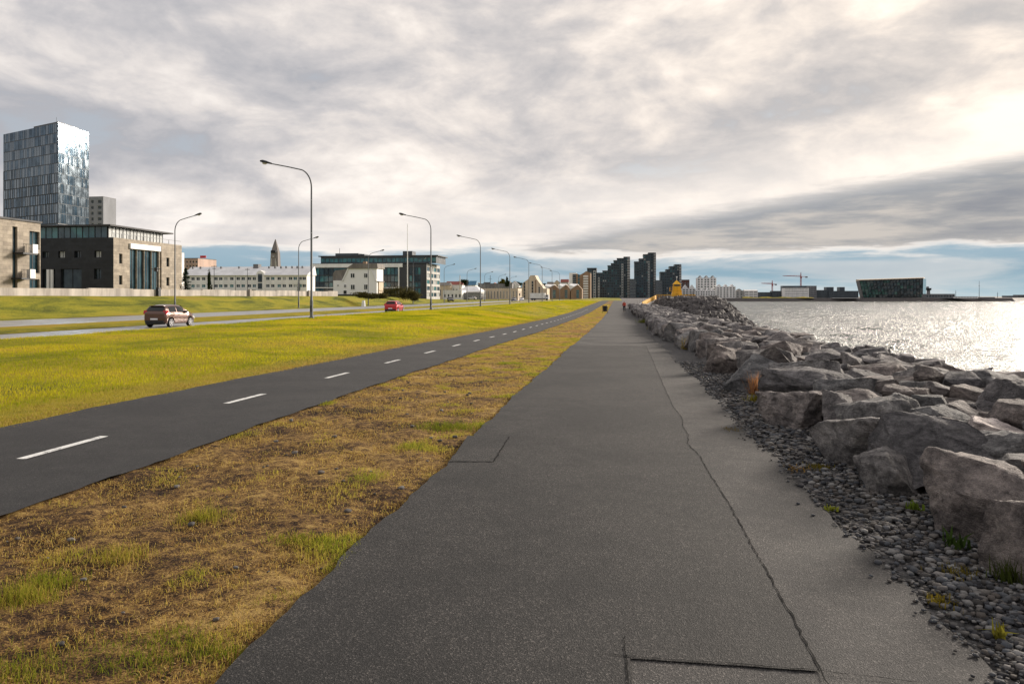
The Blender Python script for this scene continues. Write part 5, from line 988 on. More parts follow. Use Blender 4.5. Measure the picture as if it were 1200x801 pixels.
q = MB(); q.add([(B.x, B.y - 1, -1), (Cc.x + 2, Cc.y, -1), (Ct.x + 2, Ct.y, zb_), (Bt.x, Bt.y - 1, zb_)], [(0, 1, 2, 3)]); q.build('green_side', GLASST, hall)
# cranes
def crane(label, px, pj, pt, p0, p1, D):
    c = W(px, D); b = thing('tower_crane', label, 'crane', (c.x, c.y, 0), 'tower cranes at the harbour'); z = lambda py: z_at(py, D); r = 0.55 / F * D
    q = MB()
    for sx in (-1, 1):
        for sy in (-1, 1): q.tube([(c.x + sx * r, c.y + sy * r, -0.5), (c.x + sx * r, c.y + sy * r, z(pj))], 0.22, 4)
    zz0 = -0.5; s = 1
    while zz0 < z(pj) - 2: q.tube([(c.x - s * r, c.y - r, zz0), (c.x + s * r, c.y - r, zz0 + 2.4)], 0.16, 4); zz0 += 2.4; s = -s
    q.build('mast', REDP, b); q = MB(); q.tube([(c.x, c.y, z(pj)), (c.x, c.y, z(pt))], [0.8, 0.3], 4); q.build('tower_top', REDP, b)
    a0, a1 = W(p0, D), W(p1, D); q = MB(); up = 0.9
    q.tube([(a0.x, a0.y, z(pj - 0.8) + 0.3), (c.x, c.y, z(pj))], 0.3, 4); q.tube([(a0.x, a0.y, z(pj - 0.8) + 0.3), (c.x, c.y, z(pj) + 1.6)], 0.25, 4)
    for k in range(12): f = k / 12; p = c.lerp(a0, f); q.tube([(p.x, p.y, z(pj) + f * (z(pj - 0.8) - z(pj))), (p.x + 0.5, p.y, z(pj) + 1.5 * (1 - f) + 0.3)], 0.15, 4)
    q.build('jib', REDP, b); q = MB(); q.tube([(c.x, c.y, z(pj)), (a1.x, a1.y, z(pj))], 0.35, 4); q.build('counter_jib', REDP, b)
    q = MB(); e = c.lerp(a1, 0.82); q.box(e.x - 1.4, e.x + 1.4, e.y - 1, e.y + 1, z(pj) - 1.6, z(pj) + 0.2); q.build('counterweight', GREY, b); q = MB(); q.box(c.x - 1.0, c.x + 1.0, c.y - 1.8, c.y - 0.6, z(pj) - 2.6, z(pj) - 0.5); q.build('cab', REDP, b)
crane('red tower crane, smaller one on the left', 905, 332.8, 328.3, 892, 910, 1050)
crane('red tower crane, taller one above the white office', 938.5, 324.0, 318.8, 917, 946.5, 1050)
ct = W(1088, 1010); b = thing('harbour_tower', 'small control tower right of the glass concert hall', 'tower', (ct.x, ct.y, -0.5)); MB().frustum(ct.x, ct.y, -0.5, z_at(340, 1010), 2.6, 2.2, 8).build('shaft', GREY, b); MB().frustum(ct.x, ct.y, z_at(340, 1010), z_at(337.5, 1010), 3.6, 4.2, 8).build('lookout', GLASS, b); MB().frustum(ct.x - 1, ct.y, z_at(337.5, 1010), z_at(335.6, 1010), 2.0, 1.6, 8).build('cap', GREY, b)
for px, pt, lab in ((1147.5, 329, 'tallest thin mast on the harbour pier'), (1120, 340, 'short mast between the harbour sheds'), (1169, 342, 'thin mast near the end of the pier')):
    c = W(px, 1000); MBm = MB(); MBm.tube([(c.x, c.y, -0.6), (c.x, c.y, z_at(pt, 1000))], [0.35, 0.15], 6); MBm.tube([(c.x - 1.2, c.y, z_at(pt, 1000) * 0.7), (c.x + 1.2, c.y, z_at(pt, 1000) * 0.7)], 0.12, 5); tag(MBm.build('mast', DMETAL), lab, 'mast')
# strip of green on the far shore
mb = MB(); g0 = [W(px, 880 + 4 * math.sin(px)) for px in range(870, 960, 6)]
mb.add([(p.x, p.y, -0.45) for p in g0] + [(p.x, p.y + 3, 0.6 + 0.5 * math.sin(i * 1.7)) for i, p in enumerate(g0)] + [(p.x, p.y + 10, -0.45) for p in g0], [(i + k * len(g0), i + 1 + k * len(g0), i + 1 + (k + 1) * len(g0), i + (k + 1) * len(g0)) for k in (0, 1) for i in range(len(g0) - 1)]); struct(mb.build('shore_grass', LAWN, smooth=True))

# ================================================================== STREET LAMPS
def make_lamp(arm_dx, label, group):
    root = thing('street_lamp', label, 'street lamp', (0, 0, 0), group); s = 1 if arm_dx > 0 else -1; L = abs(arm_dx)
    MB().frustum(0, 0, -0.1, 0.12, 0.20, 0.20, 12).build('base_plate', STEEL, root)
    q = MB(); q.tube([(0, 0, 0.0), (0, 0, 1.3)], [0.115, 0.115], 10); q.tube([(0, 0, 1.3), (0, 0, 1.4), (0, 0, 9.3)], [0.115, 0.088, 0.062], 10); q.build('pole', STEEL, root, smooth=True, sharp=50)
    MB().box(-0.05, 0.05, -0.122, -0.112, 0.5, 0.95).build('access_door', DMETAL, root)
    pts = [(0, 0, 9.28)] + [(s * (1.05 - 1.05 * math.cos(t)), 0, 9.6 + 1.35 * math.sin(t)) for t in np.linspace(0, R(72), 9)]; ex, ez = pts[-1][0], pts[-1][2]
    pts += [(ex + s * (L - abs(ex)) * f, 0, ez + 0.62 * f ** 0.9) for f in (0.33, 0.66, 0.92)]
    q = MB(); q.tube(pts, [0.061 - 0.022 * i / len(pts) for i in range(len(pts))], 8); q.build('arm', STEEL, root, smooth=True, sharp=60)
    x0 = s * (L - 0.65); z0 = ez + 0.52; v = []; rings = [(0.0, 0.05, 0.05), (0.18, 0.09, 0.075), (0.42, 0.17, 0.13), (0.68, 0.19, 0.15), (0.86, 0.11, 0.09)]
    for dx, ry, rz in rings: v += [(x0 + s * dx, ry * math.cos(a), z0 + dx * 0.20 + max(-0.4, math.sin(a)) * rz) for a in np.linspace(0, 2 * math.pi, 12, endpoint=False)]
    q = MB(); q.add(v, [(i * 12 + j, i * 12 + (j + 1) % 12, (i + 1) * 12 + (j + 1) % 12, (i + 1) * 12 + j) for i in range(4) for j in range(12)] + [tuple(range(48, 60))]); hd = q.build('lamp_head', DMETAL, root, smooth=True, sharp=50, fixn=True)
    q = MB(); q.add([(x0 + s * (0.52 + 0.22 * math.cos(a) * c), 0.12 * math.sin(a) * c, z0 + 0.06 - h) for c, h in ((1.0, 0.0), (0.85, 0.07), (0.4, 0.12)) for a in np.linspace(0, 2 * math.pi, 10, endpoint=False)], [(i * 10 + j, i * 10 + (j + 1) % 10, (i + 1) * 10 + (j + 1) % 10, (i + 1) * 10 + j) for i in range(2) for j in range(10)] + [tuple(range(20, 30))]); q.build('lens', GLASSP, hd, smooth=True, fixn=True)
    return root
ORD = ['nearest', 'second nearest', 'third nearest', 'fourth nearest', 'fifth nearest', 'sixth nearest', 'seventh nearest', 'eighth nearest', 'ninth nearest', 'tenth nearest']
lp = make_lamp(-3.7, 'x', 'street lamps on the lawn side of the road')
lampY = [y_at(365, -22.2), y_at(505, -22.2), y_at(563, -22.2)]; lampY += [lampY[2] + 33.2 * k for k in range(1, 6)]
for k, y in enumerate(lampY):
    o = lp if k == 0 else copy_tree(lp); o.location = (-22.2, y, float(G(-22.2, y)) + 0.02); o.rotation_euler = (0, 0, random.Random(k).gauss(0, 0.03))
    o['label'] = 'tall curved street lamp at the lawn edge, ' + ORD[k] + ' of its row'
lp2 = make_lamp(3.2, 'x', 'street lamps on the town side of the road')
for k in range(9):
    y = y_at(205, -50.0) + 33.0 * k; o = lp2 if k == 0 else copy_tree(lp2); o.location = (-50.0, y, float(G(-50.0, y))); o.rotation_euler = (0, 0, random.Random(k + 30).gauss(0, 0.03)); o.scale = (0.97, 0.97, 0.97)
    o['label'] = 'curved street lamp across the road below the bank, ' + ORD[k] + ' of its row'

# ================================================================== CARS
def car_paint(name, c):
    m = mat(name, c, 0.28, 0.35, fn=weather(0.08, 3.0, 0.02, 0.002)); b = m.node_tree.nodes['Principled BSDF']; b.inputs['Coat Weight'].default_value = 0.8; b.inputs['Coat Roughness'].default_value = 0.05; return m
TYRE = mat('tyre_rubber', (0.015, 0.015, 0.016), 0.85, fn=weather(0.2, 4)); RIM = mat('alloy_rim', (0.20, 0.20, 0.21), 0.5, 0.4, fn=weather(0.1, 4)); BLK = mat('black_plastic', (0.018, 0.018, 0.02), 0.5, fn=weather(0.2, 4)); TAIL = mat('red_lens', (0.45, 0.015, 0.03), 0.15, fn=weather(0.15, 6)); PLATE = mat('number_plate', (0.75, 0.75, 0.76), 0.4, fn=weather(0.08, 6)); CGLASS = mat('car_glass', (0.012, 0.014, 0.016), 0.04, fn=weather(0.2, 2))
def hatchback(name, label, cat, paint, Lc=3.65, Wc=1.66, Hc=1.50, boxy=0.0, group=None):
    """local frame: rear bumper at y=0, nose at y=Lc, wheels on z=0"""
    root = thing(name, label, cat, (0, 0, 0), group); h = Wc / 2; wr = 0.30; wy = (0.62, Lc - 0.72)
    ys_ = [0.0, 0.05, 0.14, 0.30, 0.5, 0.62, 0.75, 0.95, 1.2, 1.5, 1.8, 2.1, 2.35, 2.6, 2.8, 2.93, 3.05, 3.2, 3.35, 3.5, 3.6, 3.65]; ys_ = [v * Lc / 3.65 for v in ys_]
    fr = lambda v, t: float(np.interp(v * 3.65 / Lc, *zip(*t)))
    belt = lambda v: fr(v, [(0, 0.86), (0.1, 0.98), (0.5, 0.99), (2.2, 0.92), (2.7, 0.90), (3.2, 0.80), (3.55, 0.66), (3.65, 0.52)]) * (Hc / 1.5)
    roof = lambda v: fr(v, [(0, 0.90), (0.08, 1.06), (0.30, 1.38), (0.45, 1.44), (0.9, 1.495), (1.5, 1.5), (1.9, 1.46), (2.2, 1.36), (2.75, 1.0), (3.2, 0.86), (3.55, 0.70), (3.65, 0.54)]) * (Hc / 1.5)
    wid = lambda v: fr(v, [(0, 0.86), (0.10, 0.95), (0.5, 1.0), (2.8, 1.0), (3.3, 0.93), (3.6, 0.78), (3.65, 0.70)]) * h
    def sill(v):
        z = fr(v, [(0, 0.36), (0.2, 0.26), (3.4, 0.24), (3.65, 0.32)])
        for w_ in wy:
            d = abs(v - w_)
            if d < wr + 0.05: z = max(z, 0.30 + math.sqrt(max(0, (wr + 0.06) ** 2 - d * d)))
        return z
    def sec(v, out=0.0):                              # right half section, bottom to top
        s0, b, r, w_ = sill(v), belt(v), max(roof(v), belt(v) + 0.02), wid(v); g = r - b; cab = min(1, g / 0.45)
        tw_ = w_ * (1 - 0.26 * cab)
        P = [(w_ * 0.93, s0), (w_ * 0.99, s0 + (b - s0) * 0.18), (w_ * 1.0, s0 + (b - s0) * 0.5), (w_ * 0.985, s0 + (b - s0) * 0.82), (w_ * 0.945, b), (tw_ + (w_ * 0.935 - tw_) * 0.5, b + g * 0.5), (tw_ * 1.0, b + g * 0.86), (tw_ * 0.88, b + g * 0.965), (tw_ * 0.5, r), (0, r + 0.012 * cab)]
        return [(x + out, z + out * 0.3) for x, z in P]
    fine = []
    for a, b in zip(ys_[:-1], ys_[1:]): k = max(1, int((b - a) / 0.05)); fine += [a + (b - a) * i / k for i in range(k)]
    fine.append(ys_[-1]); v = []; m = 19
    for y in fine: S = sec(y); v += [(x, y, z) for x, z in S] + [(-x, y, z) for x, z in S[-2::-1]]
    f = [(i * m + j, (i + 1) * m + j, (i + 1) * m + j + 1, i * m + j + 1) for i in range(len(fine) - 1) for j in range(m - 1)]
    q = MB(); q.add(v, f + [tuple(range(m)), tuple(range((len(fine) - 1) * m, len(fine) * m))[::-1]]); q.build('body', paint, root, smooth=True, sharp=35, fixn=True)
    q = MB(); q.box(-h * 0.86, h * 0.86, 0.10, Lc - 0.15, 0.20, 0.5); q.build('underbody', BLK, root)
    def patch(nm, yl, fr0, fr1, mt, side, out=0.012):     # panel laid on the greenhouse: share fr0..fr1 of belt-roof
        rows = []
        for y in yl:
            S = sec(y, out); b, r = S[4], S[6]; rows += [((b[0] + (r[0] - b[0]) * t) * side, y, b[1] + (r[1] - b[1]) * t) for t in (fr0, (fr0 + fr1) / 2, fr1)]
        q = MB(); n_ = len(yl); q.add(rows, [(i * 3 + j, (i + 1) * 3 + j, (i + 1) * 3 + j + 1, i * 3 + j + 1) for i in range(n_ - 1) for j in (0, 1)]); return q.build(nm, mt, root, smooth=True, fixn=True)
    sc_ = Lc / 3.65
    for sd in (1, -1):
        patch('side_window', [v * sc_ for v in np.linspace(0.50, 1.30, 6)], 0.08, 0.92, CGLASS, sd); patch('side_window', [v * sc_ for v in np.linspace(1.38, 2.22, 6)], 0.08, 0.92, CGLASS, sd)
        q = MB(); xb = sd * (wid(2.35 * sc_) + 0.10); q.box(min(xb, xb - sd * 0.2), max(xb, xb - sd * 0.2), 2.28 * sc_, 2.40 * sc_, belt(2.35 * sc_) + 0.02, belt(2.35 * sc_) + 0.17); q.build('wing_mirror', BLK, root)
        for yd in (1.34, 2.38):
            q = MB(); zs_ = np.linspace(0.34, belt(yd * sc_), 5); q.add([(sd * (np.interp(z_, [p[1] for p in sec(yd * sc_)[:5]], [p[0] for p in sec(yd * sc_)[:5]]) + 0.004), yd * sc_ + dy, z_) for z_ in zs_ for dy in (-0.008, 0.008)], [(2 * i, 2 * i + 1, 2 * i + 3, 2 * i + 2) for i in range(4)]); q.build('door_gap', BLK, root)
        q = MB(); xh = sd * (wid(1.5) * 0.985 + 0.012); q.box(xh - 0.012, xh + 0.012, 1.42 * sc_, 1.60 * sc_, belt(1.5) - 0.14, belt(1.5) - 0.11); q.build('door_handle', paint, root)
        q = MB(); zt_ = belt(0.1); q.prism([(0.035, zt_ - 0.10), (0.30, zt_ - 0.02), (0.26, zt_ + 0.13), (0.08, zt_ + 0.15)], 'x', *sorted((sd * h * 0.70, sd * (h * 0.93 + 0.05)))); q.build('tail_light', TAIL, root, fixn=True)
        q = MB(); q.prism([(Lc - 0.03, 0.62), (Lc - 0.05, 0.50), (Lc - 0.42, 0.72), (Lc - 0.38, 0.80)], 'x', *sorted((sd * h * 0.5, sd * h * 0.86))); q.build('headlight', GLASSP, root, fixn=True)
        for y in wy:
            w0 = MB(); w0.v, w0.f = [], []; X0, X1 = sorted((sd * (h - 0.20), sd * (h - 0.005)))
            rg = [(X0, wr - 0.03), (X0 + 0.03, wr), (X1 - 0.03, wr), (X1, wr - 0.03)] if sd > 0 else [(X0, wr - 0.03), (X0 + 0.03, wr), (X1 - 0.03, wr), (X1, wr - 0.03)]
            vv = [(x, y + r_ * math.cos(a), wr + r_ * math.sin(a)) for x, r_ in rg for a in np.linspace(0, 2 * math.pi, 24, endpoint=False)]
            w0.add(vv, [(i * 24 + j, (i + 1) * 24 + j, (i + 1) * 24 + (j + 1) % 24, i * 24 + (j + 1) % 24) for i in range(3) for j in range(24)] + [tuple(range(24)), tuple(range(72, 96))[::-1]]); wo = w0.build('wheel', TYRE, root, smooth=True, sharp=40, fixn=True)
            r1 = MB(); xo = sd * (h + 0.004); r1.prism([(y + 0.085 * math.cos(a), wr + 0.085 * math.sin(a)) for a in np.linspace(0, 6.283, 10, endpoint=False)], 'x', *sorted((xo, xo - sd * 0.02)))
            for k in range(5):
                a = k * 2 * math.pi / 5 + 0.3; c_, s_ = math.cos(a), math.sin(a); r1.prism([(y + 0.07 * c_ - 0.05 * s_, wr + 0.07 * s_ + 0.05 * c_), (y + 0.22 * c_ - 0.035 * s_, wr + 0.22 * s_ + 0.035 * c_), (y + 0.22 * c_ + 0.035 * s_, wr + 0.22 * s_ - 0.035 * c_), (y + 0.07 * c_ + 0.05 * s_, wr + 0.07 * s_ - 0.05 * c_)], 'x', *sorted((xo - sd * 0.001, xo - sd * 0.018)))
            n_ = 20; r1.add([(xo - sd * 0.003, y + r_ * math.cos(a), wr + r_ * math.sin(a)) for r_ in (0.20, 0.235) for a in np.linspace(0, 6.283, n_, endpoint=False)], [(j, (j + 1) % n_, n_ + (j + 1) % n_, n_ + j) for j in range(n_)]); r1.build('rim', RIM, wo, fixn=True)
    # rear screen, windscreen
    for nm, (ya, za), (yb_, zb2), o_, hw in (('rear_window', (0.105, 1.085), (0.285, 1.345), -1, 0.68), ('windscreen', (2.70, 1.035), (2.14, 1.385), 1, 0.70)):
        ya, yb_ = ya * sc_, yb_ * sc_; n0 = Vector((0, -(zb2 - za), (yb_ - ya))) if o_ < 0 else Vector((0, zb2 - za, ya - yb_)); n0.normalize(); n0 = n0 * (0.03 if n0.z > 0 else -0.03) if o_ > 0 else Vector((0, -0.02, 0.012))
        q = MB(); q.add([(-h * hw * 1.06, ya + n0.y, za * Hc / 1.5 + n0.z), (h * hw * 1.06, ya + n0.y, za * Hc / 1.5 + n0.z), (h * hw * 0.94, yb_ + n0.y, zb2 * Hc / 1.5 + n0.z), (-h * hw * 0.94, yb_ + n0.y, zb2 * Hc / 1.5 + n0.z)], [(0, 1, 2, 3)]); q.build(nm, CGLASS, root, fixn=True)
    q = MB(); q.box(-h * 0.8, h * 0.8, -0.035, 0.10, 0.34, 0.46); q.build('rear_bumper', BLK, root)
    q = MB(); q.box(-0.26, 0.26, -0.05, -0.036, 0.50, 0.61); q.build('number_plate', PLATE, root)
    q = MB(); q.box(-h * 0.6, h * 0.6, 0.20 * sc_, 0.40 * sc_, 1.40 * Hc / 1.5, 1.445 * Hc / 1.5); q.build('spoiler', paint, root)
    return root
def park(o, x, y, head=0.0): o.location = (x, y, float(G(x, y)) + 0.012); o.rotation_euler = (0, 0, head); return o
def right_rear(px, X): return y_at(px, X)
park(hatchback('hatchback_car', 'brown metallic five-door hatchback driving on the near carriageway', 'car', car_paint('brown_car_paint', (0.10, 0.042, 0.026)), 3.55), -29.4 - 0.83, right_rear(194.5, -29.4))
park(hatchback('hatchback_car', 'red hatchback further along the near carriageway', 'car', car_paint('red_car_paint', (0.50, 0.012, 0.02)), 3.6), -27.0 - 0.83, right_rear(465, -27.0))
CARS = [('white', (0.7, 0.7, 0.7), 573.5, -45.0, R(180), 'white car parked in front of the dark framed shopfront', 356), ('white', (0.7, 0.7, 0.7), 558, -62.0, R(90), 'white car seen side-on left of the third lamp', 0), ('silver', (0.45, 0.45, 0.47), 566, -62.0, R(95), 'silver car seen side-on right of the third lamp post', 0), ('black', (0.02, 0.02, 0.022), 527, -52.0, R(200), 'black car on the far carriageway beside the low white shop', 0), ('black', (0.02, 0.02, 0.022), 603, -40.5, R(180), 'dark car coming towards the camera below the fourth lamp', 0), ('white', (0.7, 0.7, 0.7), 612, -44.0, R(180), 'white car behind the dark oncoming car below the cream building', 0)]
for nm, c, px, X, hd, lab, _ in CARS[1:]:
    o = hatchback('distant_car', lab, 'car', car_paint(nm + '_car_paint', c), 4.0, 1.75, 1.5, group='distant cars'); park(o, X, y_at(px, X), hd)
# white truck by the cream building
Y0 = 330; tx0, tx1 = x_at(621, Y0), x_at(643, Y0); tz = -0.2; trk = thing('white_truck', 'white box truck standing in front of the cream stepped building', 'truck', ((tx0 + tx1) / 2, Y0, tz)); L_ = tx1 - tx0
MB().box(tx0, tx0 + L_ * 0.80, Y0, Y0 + 2.5, tz + 0.9, tz + 3.3).build('box_body', WHITEP, trk); MB().box(tx0 + L_ * 0.82, tx1, Y0 + 0.1, Y0 + 2.4, tz + 0.6, tz + 2.6).build('cab', WHITEP, trk); MB().box(tx0 + L_ * 0.86, tx1 - 0.5, Y0 + 0.05, Y0 + 0.095, tz + 1.6, tz + 2.4).build('cab_window', CGLASS, trk); MB().box(tx0 + 0.2, tx1 - 0.2, Y0 + 0.2, Y0 + 2.3, tz + 0.5, tz + 0.88).build('chassis', BLK, trk)
for f in (0.12, 0.25, 0.9): q = MB(); q.prism([(tx0 + L_ * f + 0.48 * math.cos(a), tz + 0.48 + 0.48 * math.sin(a)) for a in np.linspace(0, 6.283, 16, endpoint=False)], 'y', Y0 - 0.02, Y0 + 0.3); q.build('wheel', TYRE, trk, fixn=True)

# ================================================================== YELLOW LIGHTHOUSE
zl = z_at(350.3, 187); lx, ly = HL.x, HL.y; ppm = F / 187.0; lh = thing('yellow_lighthouse', 'small yellow lighthouse with pyramid roof on the rubble headland', 'lighthouse', (lx, ly, zl)); zz = lambda py: z_at(py, 187)
sq = lambda q, z0, z1, a, b_: q.frustum(lx, ly, z0, z1, a * 1.414, b_ * 1.414, 4, 0, R(45))
q = MB(); sq(q, zl - 1.5, zz(348.5), 1.62, 1.55); sq(q, zz(348.5), zz(341.2), 1.42, 1.12); q.build('lower_tower', YELLOW, lh); q = MB(); sq(q, zz(341.2), zz(340.3), 1.22, 1.22); q.build('gallery_floor', YELLOW, lh); q = MB(); sq(q, zz(340.3), zz(335.3), 0.98, 0.98); q.build('upper_tower', YELLOW, lh)
q = MB(); sq(q, zz(335.3), zz(333.2), 0.72, 0.72); q.build('lantern', GLASS, lh)
q = MB(); [q.box(lx + sx * 0.80 - 0.09, lx + sx * 0.80 + 0.09, ly + sy * 0.80 - 0.09, ly + sy * 0.80 + 0.09, zz(335.3), zz(333.2)) for sx in (-1, 1) for sy in (-1, 1)]; q.build('lantern_post', YELLOW, lh)
q = MB(); sq(q, zz(333.2), zz(328.4), 1.06, 0.10); q.build('roof', YELLOW, lh); q = MB(); q.tube([(lx, ly, zz(328.5)), (lx, ly, zz(324.5))], 0.05, 6); q.frustum(lx, ly, zz(325.2), zz(323.8), 0.16, 0.16, 8); q.build('finial', WHITEP, lh)
q = MB(); q.box(lx - 1.75, lx - 1.15, ly - 0.8, ly + 0.8, zz(341), zz(340.6)); [q.tube([(lx - 1.72, ly + dy, zz(341)), (lx - 1.72, ly + dy, zz(336.5))], 0.03, 5) for dy in (-0.75, 0, 0.75)]; [q.tube([(lx - 1.0, ly - 0.78, zz(p)), (lx - 1.72, ly - 0.78, zz(p)), (lx - 1.72, ly + 0.78, zz(p))], 0.03, 5) for p in (336.5, 338.5)]; q.build('side_balcony', YELLOW, lh)
q = MB(); q.box(lx - 0.35, lx + 0.35, ly - 1.47, ly - 1.30, zz(348.3), zz(343.5)); q.build('door', mat('dark_yellow_paint', (0.6, 0.30, 0.01), 0.5, fn=weather(0.15, 2.0)), lh)
pl = thing('viewing_platform', 'concrete viewing platform with yellow railing around the lighthouse', 'platform', (lx, ly, zl - 0.5)); x0, x1 = x_at(769, ly - 3), x_at(815, ly - 3)
MB().box(x0, x1, ly - 3.0, ly + 5, zl - 2.2, zl - 0.02).build('deck', CONC, pl)
n_ = 24
for i in range(n_ + 1): xp = x0 + 0.1 + (x1 - x0 - 0.2) * i / n_; q = MB(); q.box(xp - 0.05, xp + 0.05, ly - 2.95, ly - 2.87, zl - 0.02, zl + 1.0); q.build('railing_post', YELLOW, pl)
MB().box(x0, x1, ly - 2.97, ly - 2.84, zl + 1.0, zl + 1.12).build('top_rail', YELLOW, pl); q = MB(); xq = x_at(803, ly - 2.9); q.box(xq, x1 + 0.02, ly - 3.02, ly - 2.98, zl + 0.05, zl + 0.98); q.build('railing_panel', YELLOW, pl)
a = W(752, 168); b_ = W(768, 186); rp = thing('access_ramp', 'white concrete ramp with a solid yellow parapet climbing to the lighthouse', 'ramp', (a.x, a.y, -0.5)); z0, z1 = z_at(358.5, 168), zl
q = MB(); q.add([(a.x - 1.6, a.y, z0 - 1.5), (a.x + 0.25, a.y, z0 - 1.5), (b_.x + 0.25, b_.y, -2), (b_.x - 1.6, b_.y, -2), (a.x - 1.6, a.y, z0), (a.x + 0.25, a.y, z0), (b_.x + 0.25, b_.y, z1), (b_.x - 1.6, b_.y, z1)], [(0, 3, 2, 1), (4, 5, 6, 7), (0, 1, 5, 4), (1, 2, 6, 5), (2, 3, 7, 6), (3, 0, 4, 7)]); q.build('ramp_slab', WHITE, rp)
q = MB(); q.add([(a.x + 0.05, a.y, z0 + 0.02), (a.x + 0.2, a.y, z0 + 0.02), (b_.x + 0.2, b_.y, z1 + 0.02), (b_.x + 0.05, b_.y, z1 + 0.02), (a.x + 0.05, a.y, z0 + 0.95), (a.x + 0.2, a.y, z0 + 0.95), (b_.x + 0.2, b_.y, z1 + 0.95), (b_.x + 0.05, b_.y, z1 + 0.95)], [(0, 3, 2, 1), (4, 5, 6, 7), (0, 1, 5, 4), (1, 2, 6, 5), (2, 3, 7, 6), (3, 0, 4, 7)]); q.build('parapet', YELLOW, rp)
for k in range(7): f = k / 6; p = a.lerp(b_, f); q = MB(); q.tube([(p.x - 1.55, p.y, z0 + (z1 - z0) * f), (p.x - 1.55, p.y, z0 + (z1 - z0) * f + 1.0)], 0.03, 5); q.build('railing_post', STEEL, rp)

# ================================================================== PERSON, BIN, POLES
def person(px, D, label):
    p = W(px, D); g = float(G(p.x, p.y)) + 0.03; root = thing('person', label, 'person', (p.x, p.y, g)); H = 1.74
    def skin(name, V, E, Rd, m_, parent, sub=2):
        me = bpy.data.meshes.new(name); me.from_pydata([(p.x + v[0], p.y + v[1], g + v[2]) for v in V], E, []); me.materials.append(m_); o = link(me, name, parent)
        o.modifiers.new('skin', 'SKIN'); o.modifiers.new('sub', 'SUBSURF').levels = sub; o.modifiers['sub'].render_levels = sub
        for i, r in enumerate(Rd): me.skin_vertices[0].data[i].radius = (r, r * 0.85)
        me.skin_vertices[0].data[0].use_root = True; return o
    SK = mat('skin', (0.42, 0.25, 0.18), 0.6, fn=weather(0.1, 8)); RED = mat('red_jacket', (0.45, 0.05, 0.025), 0.8, fn=weather(0.2, 6)); TR = mat('dark_trousers', (0.02, 0.022, 0.03), 0.85, fn=weather(0.2, 6)); HR = mat('dark_hair', (0.03, 0.02, 0.015), 0.8, fn=weather(0.2, 20))
    V = [(0, 0, 0.92), (0, 0.01, 1.12), (0, 0.02, 1.32), (0, 0.02, 1.44), (0, 0.03, 1.52), (0, 0.05, 1.60), (0, 0.05, 1.69),
         (0.11, 0, 0.88), (0.12, 0.13, 0.50), (0.12, 0.10, 0.09), (0.12, 0.24, 0.04), (-0.11, 0, 0.88), (-0.12, -0.02, 0.50), (-0.12, -0.26, 0.13), (-0.12, -0.16, 0.04),
         (0.20, 0.02, 1.42), (0.26, -0.10, 1.16), (0.25, -0.04, 0.93), (0.245, 0.0, 0.84), (-0.20, 0.02, 1.42), (-0.26, 0.06, 1.15), (-0.24, 0.20, 0.96), (-0.235, 0.26, 0.89)]
    E = [(0, 1), (1, 2), (2, 3), (3, 4), (4, 5), (5, 6), (0, 7), (7, 8), (8, 9), (9, 10), (0, 11), (11, 12), (12, 13), (13, 14), (3, 15), (15, 16), (16, 17), (17, 18), (3, 19), (19, 20), (20, 21), (21, 22)]
    Rd = [0.14, 0.13, 0.15, 0.11, 0.055, 0.095, 0.085, 0.10, 0.075, 0.05, 0.04, 0.10, 0.075, 0.05, 0.04, 0.07, 0.052, 0.04, 0.038, 0.07, 0.052, 0.04, 0.038]
    skin('body', V, E, Rd, SK, root)
    skin('jacket', [V[i] if i != 0 else (0, 0, 0.86) for i in (0, 1, 2, 3)] + [V[i] for i in (15, 16, 17, 19, 20, 21)], [(0, 1), (1, 2), (2, 3), (3, 4), (4, 5), (5, 6), (3, 7), (7, 8), (8, 9)], [0.19, 0.18, 0.185, 0.125, 0.09, 0.075, 0.06, 0.09, 0.075, 0.06], RED, root)
    skin('trousers', [V[i] for i in (0, 7, 8, 9, 11, 12, 13)], [(0, 1), (1, 2), (2, 3), (0, 4), (4, 5), (5, 6)], [0.165, 0.12, 0.095, 0.075, 0.12, 0.095, 0.075], TR, root)
    skin('shoe', [(0.12, 0.08, 0.05), (0.12, 0.27, 0.04)], [(0, 1)], [0.055, 0.045], TR, root); skin('shoe', [(-0.12, -0.28, 0.11), (-0.12, -0.13, 0.04)], [(0, 1)], [0.055, 0.045], TR, root)
    skin('hair', [(0, 0.03, 1.60), (0, 0.03, 1.70)], [(0, 1)], [0.10, 0.098], HR, root); return root
person(731.5, 118, 'person in a red jacket and dark trousers walking away on the footpath')
bp = W(709, 112); bg_ = float(G(bp.x, bp.y)); bn = thing('litter_bin', 'dark litter bin on posts in the grass beside the footpath', 'litter bin', (bp.x, bp.y, bg_))
q = MB(); q.frustum(bp.x, bp.y, bg_ + 0.25, bg_ + 1.05, 0.30, 0.34, 12); q.build('bin_body', DMETAL, bn, smooth=True, sharp=40); MB().frustum(bp.x, bp.y, bg_ + 1.05, bg_ + 1.12, 0.38, 0.36, 12).build('lid', DMETAL, bn)
for s_ in (-1, 1): MB().tube([(bp.x + s_ * 0.38, bp.y, bg_ - 0.1), (bp.x + s_ * 0.38, bp.y, bg_ + 1.1)], 0.03, 6).build('post', DMETAL, bn)
